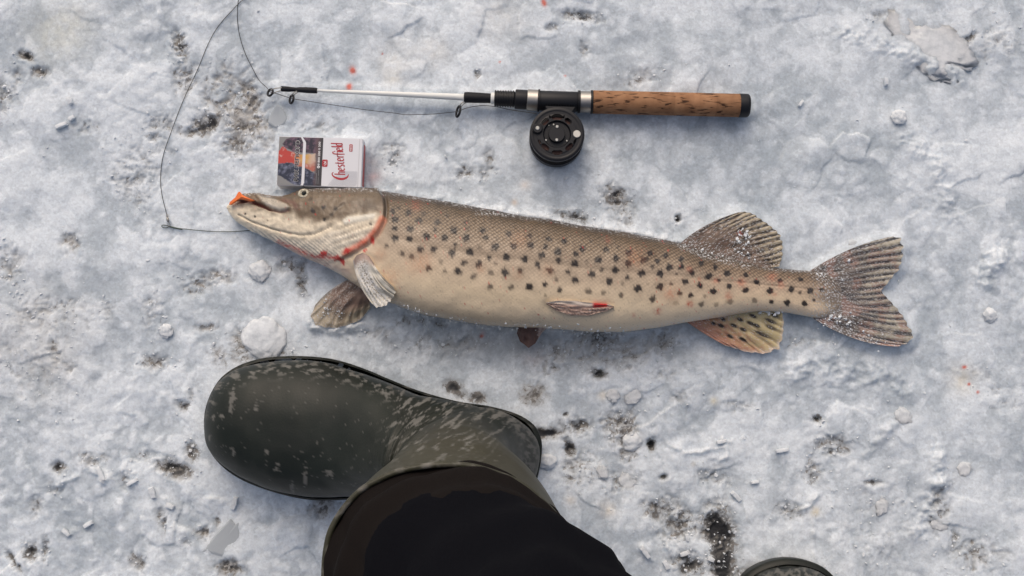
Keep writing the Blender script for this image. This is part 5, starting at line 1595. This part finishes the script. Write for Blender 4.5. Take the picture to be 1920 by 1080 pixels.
def leg_loft(name, rings_, material, parent, seed, fold=.007, n=110, m=110, cap=True, freq=130):
    r = catmull(np.array(rings_), m)     # x, y, z, ra (x half), rb (y half)
    a = np.linspace(0, 2 * math.pi, n, endpoint=False)
    x = r[:, :1] + r[:, 3:4] * np.cos(a); y = r[:, 1:2] + r[:, 4:5] * np.sin(a); z = r[:, 2:3] + 0 * x
    rad = 1 + (fold / .08) * (np.sin(z * freq + 2.2 * np.cos(a) + 2 * gnoise(np.cos(a) * 1.3 + z * 8, np.sin(a) * 1.3 + seed, seed)) * .35 + fbm(np.cos(a) * 1.6 + seed + z * 3, np.sin(a) * 1.6 + z * 9, seed, 3))
    x = r[:, :1] + (x - r[:, :1]) * rad; y = r[:, 1:2] + (y - r[:, 1:2]) * rad
    v = np.stack([x, y, z], -1).reshape(-1, 3)
    f = [gridf(m, n, True, flip=True)]
    if cap:
        v = np.concatenate([v, [r[-1, :3]]]); b_ = (m - 1) * n; i = np.arange(n)
        f.append(np.stack([b_ + i, b_ + (i + 1) % n, np.full(n, m * n)], -1))
    return v, f


def cuff_and_leg(w, rimz, tx, hip, seed, bt):
    c = w[-1].mean(0); ra = np.ptp(w[-1][:, 0]) / 2; rb = np.ptp(w[-1][:, 1]) / 2
    v, f = leg_loft('cuff', [(c[0], c[1], rimz - .035, ra * .90, rb * .90), (c[0], c[1], rimz - .004, ra * .985, rb * .985), (c[0] + tx[0] * .1, c[1] + tx[1] * .1, rimz + .014, ra * .955, rb * .955), (c[0] + tx[0] * .3, c[1] + tx[1] * .3, rimz + .034, ra * .86, rb * .86), (c[0] + tx[0] * .5, c[1] + tx[1] * .5, rimz + .05, ra * .72, rb * .72)], m_cuff, bt, seed, fold=.0050, cap=False, m=90, n=200, freq=330)
    link('cuff', mesh_np('cuff', v, f), m_cuff, bt)
    return leg_loft('leg', [(c[0] + tx[0] * .05, c[1] + tx[1] * .05, rimz - .01, ra * .62, rb * .62), (c[0] + tx[0] * .2, c[1] + tx[1] * .2, rimz + .020, ra * .85, rb * .87), (c[0] + tx[0] * .5, c[1] + tx[1] * .5, rimz + .042, ra * .91, rb * .93), (c[0] + tx[0], c[1] + tx[1], rimz + .085, ra * .90, rb * .93),
                            (lerp(c[0] + tx[0], hip[0], .35), lerp(c[1] + tx[1], hip[1], .3), rimz + .20, .088, .088), (lerp(c[0] + tx[0], hip[0], .7), lerp(c[1] + tx[1], hip[1], .7), rimz + .34, .095, .098), (hip[0], hip[1], rimz + .50, .10, .11)], None, None, seed)


va, fa = cuff_and_leg(wA, .372, (.052, -.030), (.03, -.40), 3, bootA)
vb2, fb2 = cuff_and_leg(wB, .372, (.0, -.01), (.215, -.43), 6, bootB)
# hips join the two legs
pv_, pf_ = leg_loft('hips', [(.122, -.415, .80, .17, .09), (.122, -.415, .86, .195, .115), (.122, -.42, .93, .185, .12), (.122, -.42, 1.0, .17, .115)], None, None, 8, fold=.003, m=40)
allv, allf, k = [], [], 0
for v, f in ((va, fa), (vb2, fb2), (pv_, pf_)):
    allv.append(v); allf += [q + k for q in f]; k += len(v)
tr_o = link('trousers', mesh_np('trousers', np.concatenate(allv), allf), m_tr, person)
tr_o['label'] = 'plain black trousers'

# ================================================================== LOOSE SNOW AND ICE
m_lump = mat('packed_snow_lump', (.79, .81, .845), .6, spec=.3)
mottle(m_lump, (.60, .645, .685), (.755, .80, .84), 110, .36, .58, 6)
add_bump(m_lump, 300, .5, .0015)
bsdf(m_lump).inputs['Subsurface Weight'].default_value = .6
bsdf(m_lump).inputs['Subsurface Radius'].default_value = (1, 1, 1)
bsdf(m_lump).inputs['Subsurface Scale'].default_value = .006
m_clear = mat('grey_clear_ice', (.54, .59, .63), .2, spec=.5)
bsdf(m_clear).inputs['Transmission Weight'].default_value = .2
bsdf(m_clear).inputs['IOR'].default_value = 1.31
add_bump(m_clear, 130, .3, .001)
iv3, if3 = ico(4)


def lump(px_, py_, rpx, squash, label, group=None, seed=1, sx2=1.0, rot=0, material=m_lump, name='snow_lump', rgh=.20, cat='snow lump'):
    r = rpx / 1810.0
    w = P(px_, py_, .004); z0 = float(gz(w[0], w[1]))
    q = iv3.copy()
    nn = fbm(q[:, 0] * 1.5 + seed * 3.1, q[:, 1] * 1.5 + q[:, 2] * 1.1, seed, 4, .55) + .35 * fbm(q[:, 0] * 5 + seed, q[:, 1] * 5 + q[:, 2] * 4, seed + 3, 2)
    q = q * (1 + rgh * 1.6 * nn)[:, None]
    q *= np.array([r * sx2, r, r * squash])
    c_, s_ = math.cos(R(rot)), math.sin(R(rot))
    q = np.stack([q[:, 0] * c_ - q[:, 1] * s_, q[:, 0] * s_ + q[:, 1] * c_, q[:, 2]], -1)
    q[:, 2] += r * squash * .25
    o = link(name, mesh_np(name, q, if3), material)
    o.location = (float(w[0]), float(w[1]), z0)
    return tag(o, label, cat, group)


lump(484, 506, 20, .30, 'small round white snow lump under the pike throat', seed=2)
lump(494, 634, 39, .22, 'large flat round white snow cake between the boot toe and the pectoral fin', seed=5, sx2=1.08, rgh=.13)
lump(1690, 217, 15, .5, 'round white snow lump on the icy slush beyond the tail fin', seed=7)
lump(1862, 590, 13, .55, 'small pale snow lump beside a flat white ridge right of the tail', seed=8)
lump(1187, 830, 16, .4, 'whitish snow lump next to the dark hole in the trampled snow', seed=9, sx2=1.3, rot=20)
lump(1025, 865, 15, .45, 'white snow crumb pile touching the boot heel', seed=10, sx2=1.2)
lump(308, 620, 13, .4, 'faint round snow pellet on the smooth snow below the leader', seed=11)
G1 = 'rounded snow pellets on the trampled snow'
for q_, (x, y, r) in enumerate([(1150, 742, 12), (1188, 742, 14), (1658, 950, 12), (1815, 880, 13), (1698, 780, 14), (1768, 985, 12), (1602, 455, 8), (1180, 905, 18), (1130, 885, 10)]):
    lump(x, y, r, .15, 'pale rounded snow pellet ' + ('half sunk in the trampled snow beside the boot heel' if x < 1300 else 'on the snow above the tail fin' if y < 500 else 'half sunk in the smooth grey slush below the tail fin'), G1, seed=20 + q_, sx2=1 + .2 * (q_ % 3), rot=37 * q_)


def shard(pts, h, label, material=m_clear, group=None, name='ice_shard', tilt_=0, cat='ice shard'):
    w = P([p[0] for p in pts], [p[1] for p in pts], .004)[:, :2]
    c = w.mean(0); z0 = float(gz(c[0], c[1]))
    me = slab(name, w - c, -.002, h, jitter=h * .06, bevel=.25)
    o = link(name, me, material)
    o.location = (float(c[0]), float(c[1]), z0)
    o.rotation_euler = (tilt_, tilt_ * .6, 0)
    return tag(o, label, cat, group)


shard([(375, 1036), (398, 1006), (428, 974), (437, 985), (446, 979), (446, 1010), (430, 1030), (413, 1046)], .0022, 'grey translucent flat ice shard below the boot', tilt_=.04)
lump(1752, 88, 50, .05, 'broad flat slab of whitish ice beyond the cork handle', seed=61, sx2=1.75, rot=-28, name='flat_ice_piece', rgh=.3, cat='ice slab')
shard([(498, 226), (506, 206), (516, 192), (522, 194), (531, 206), (536, 218), (529, 229), (514, 236)], .0016, 'grey wedge of clear ice below the rod tip', tilt_=.02)
G2 = 'white ice splinters scattered on the snow'


def where(x, y):
    if x < 200 and y < 300: return 'beside the small brown thaw holes in the snow'
    if x < 500 and y > 780: return 'on the trampled snow below the boot toe'
    if 1180 < x < 1345 and y > 980: return 'beside the long black bare patch near the second boot'
    if 1330 < x < 1500 and 780 < y < 960: return 'among the pressed ridges in the snow below the anal fin'
    if y < 240 and x > 1450: return 'on the icy slush beyond the cork handle'
    return 'on the snow between the reel and the pike back'


def splinter(x, y, ln_, wd_, rot, q_):
    c_, s_ = math.cos(R(rot)), math.sin(R(rot))
    pts = [(x + a * c_ - b_ * s_, y + a * s_ + b_ * c_) for a, b_ in [(-ln_ / 2, -wd_ / 2), (0, -wd_ * .6), (ln_ / 2, -wd_ * .35), (ln_ * .45, wd_ * .5), (-ln_ * .1, wd_ * .5), (-ln_ * .5, wd_ * .4)]]
    shard(pts, .0045, 'small white ice splinter ' + where(x, y), m_lump, G2, 'ice_splinter', tilt_=.06 * ((q_ % 3) - 1), cat='ice splinter')


for q_, (x, y, a, b_, r_) in enumerate([(113, 234, 24, 7, -25), (129, 188, 14, 9, 60), (131, 219, 12, 7, -40), (186, 890, 30, 8, 62), (436, 945, 26, 9, 105), (282, 925, 22, 10, 70), (245, 905, 24, 7, -30), (315, 950, 16, 9, 20), (1211, 1038, 26, 8, 50), (1251, 1062, 18, 9, 60), (1287, 1040, 20, 8, -20), (1383, 932, 24, 8, 45), (1418, 905, 16, 6, -10), (1470, 845, 26, 7, -12), (1355, 828, 20, 7, -15), (160, 985, 20, 8, -35), (120, 1000, 18, 7, 40), (1335, 1050, 14, 8, 20), (1290, 1010, 14, 6, 70), (1665, 150, 14, 7, 80), (1505, 190, 14, 5, -60), (835, 291, 7, 2.5, 60), (1062, 333, 7, 2.5, -45)]):
    splinter(x, y, a, b_, r_, q_)

# loose crumbs, countless: one mass
cp, cs_ = [], []
pxr = rng.uniform(-20, 1940, 26000); pyr = rng.uniform(-20, 1100, 26000)
wr = P(pxr, pyr, 0)
ir = np.clip(np.searchsorted(gx, wr[:, 0]), 0, len(gx) - 1); jr = np.clip(np.searchsorted(gy, wr[:, 1]), 0, len(gy) - 1)
broken = np.clip(1.6 * np.sqrt(np.clip(dk[ir, jr], 0, 1)) - .25 + .5 * np.clip(rough[ir, jr] - .55, 0, 1), .015, .8)
den = broken * np.clip(.7 + .9 * fbm(pxr * .02, pyr * .02, 77, 3), .1, 1)
for x, y, dd_ in zip(pxr, pyr, den):
    if rng.uniform() > dd_: continue
    w = P(x, y, 0)
    if 427 < x < 1598 and f_top(x) - 3 < y < f_bot(x) + 3: continue
    if 505 < x < 695 and 240 < y < 365: continue
    if 380 < x < 1060 and y > 670: continue
    if 880 < x < 1410 and 155 < y < 320: continue
    s = .0004 + .0013 * rng.uniform() ** 3
    cp.append(np.array([w[0], w[1], float(gz(w[0], w[1])) + s * .3])); cs_.append(s)
sc2 = crumbs('snow_crumbs', cp, cs_, m_ice)
tag(sc2, 'fine loose crumbs of snow and ice over the ground', 'snow', kind='stuff')
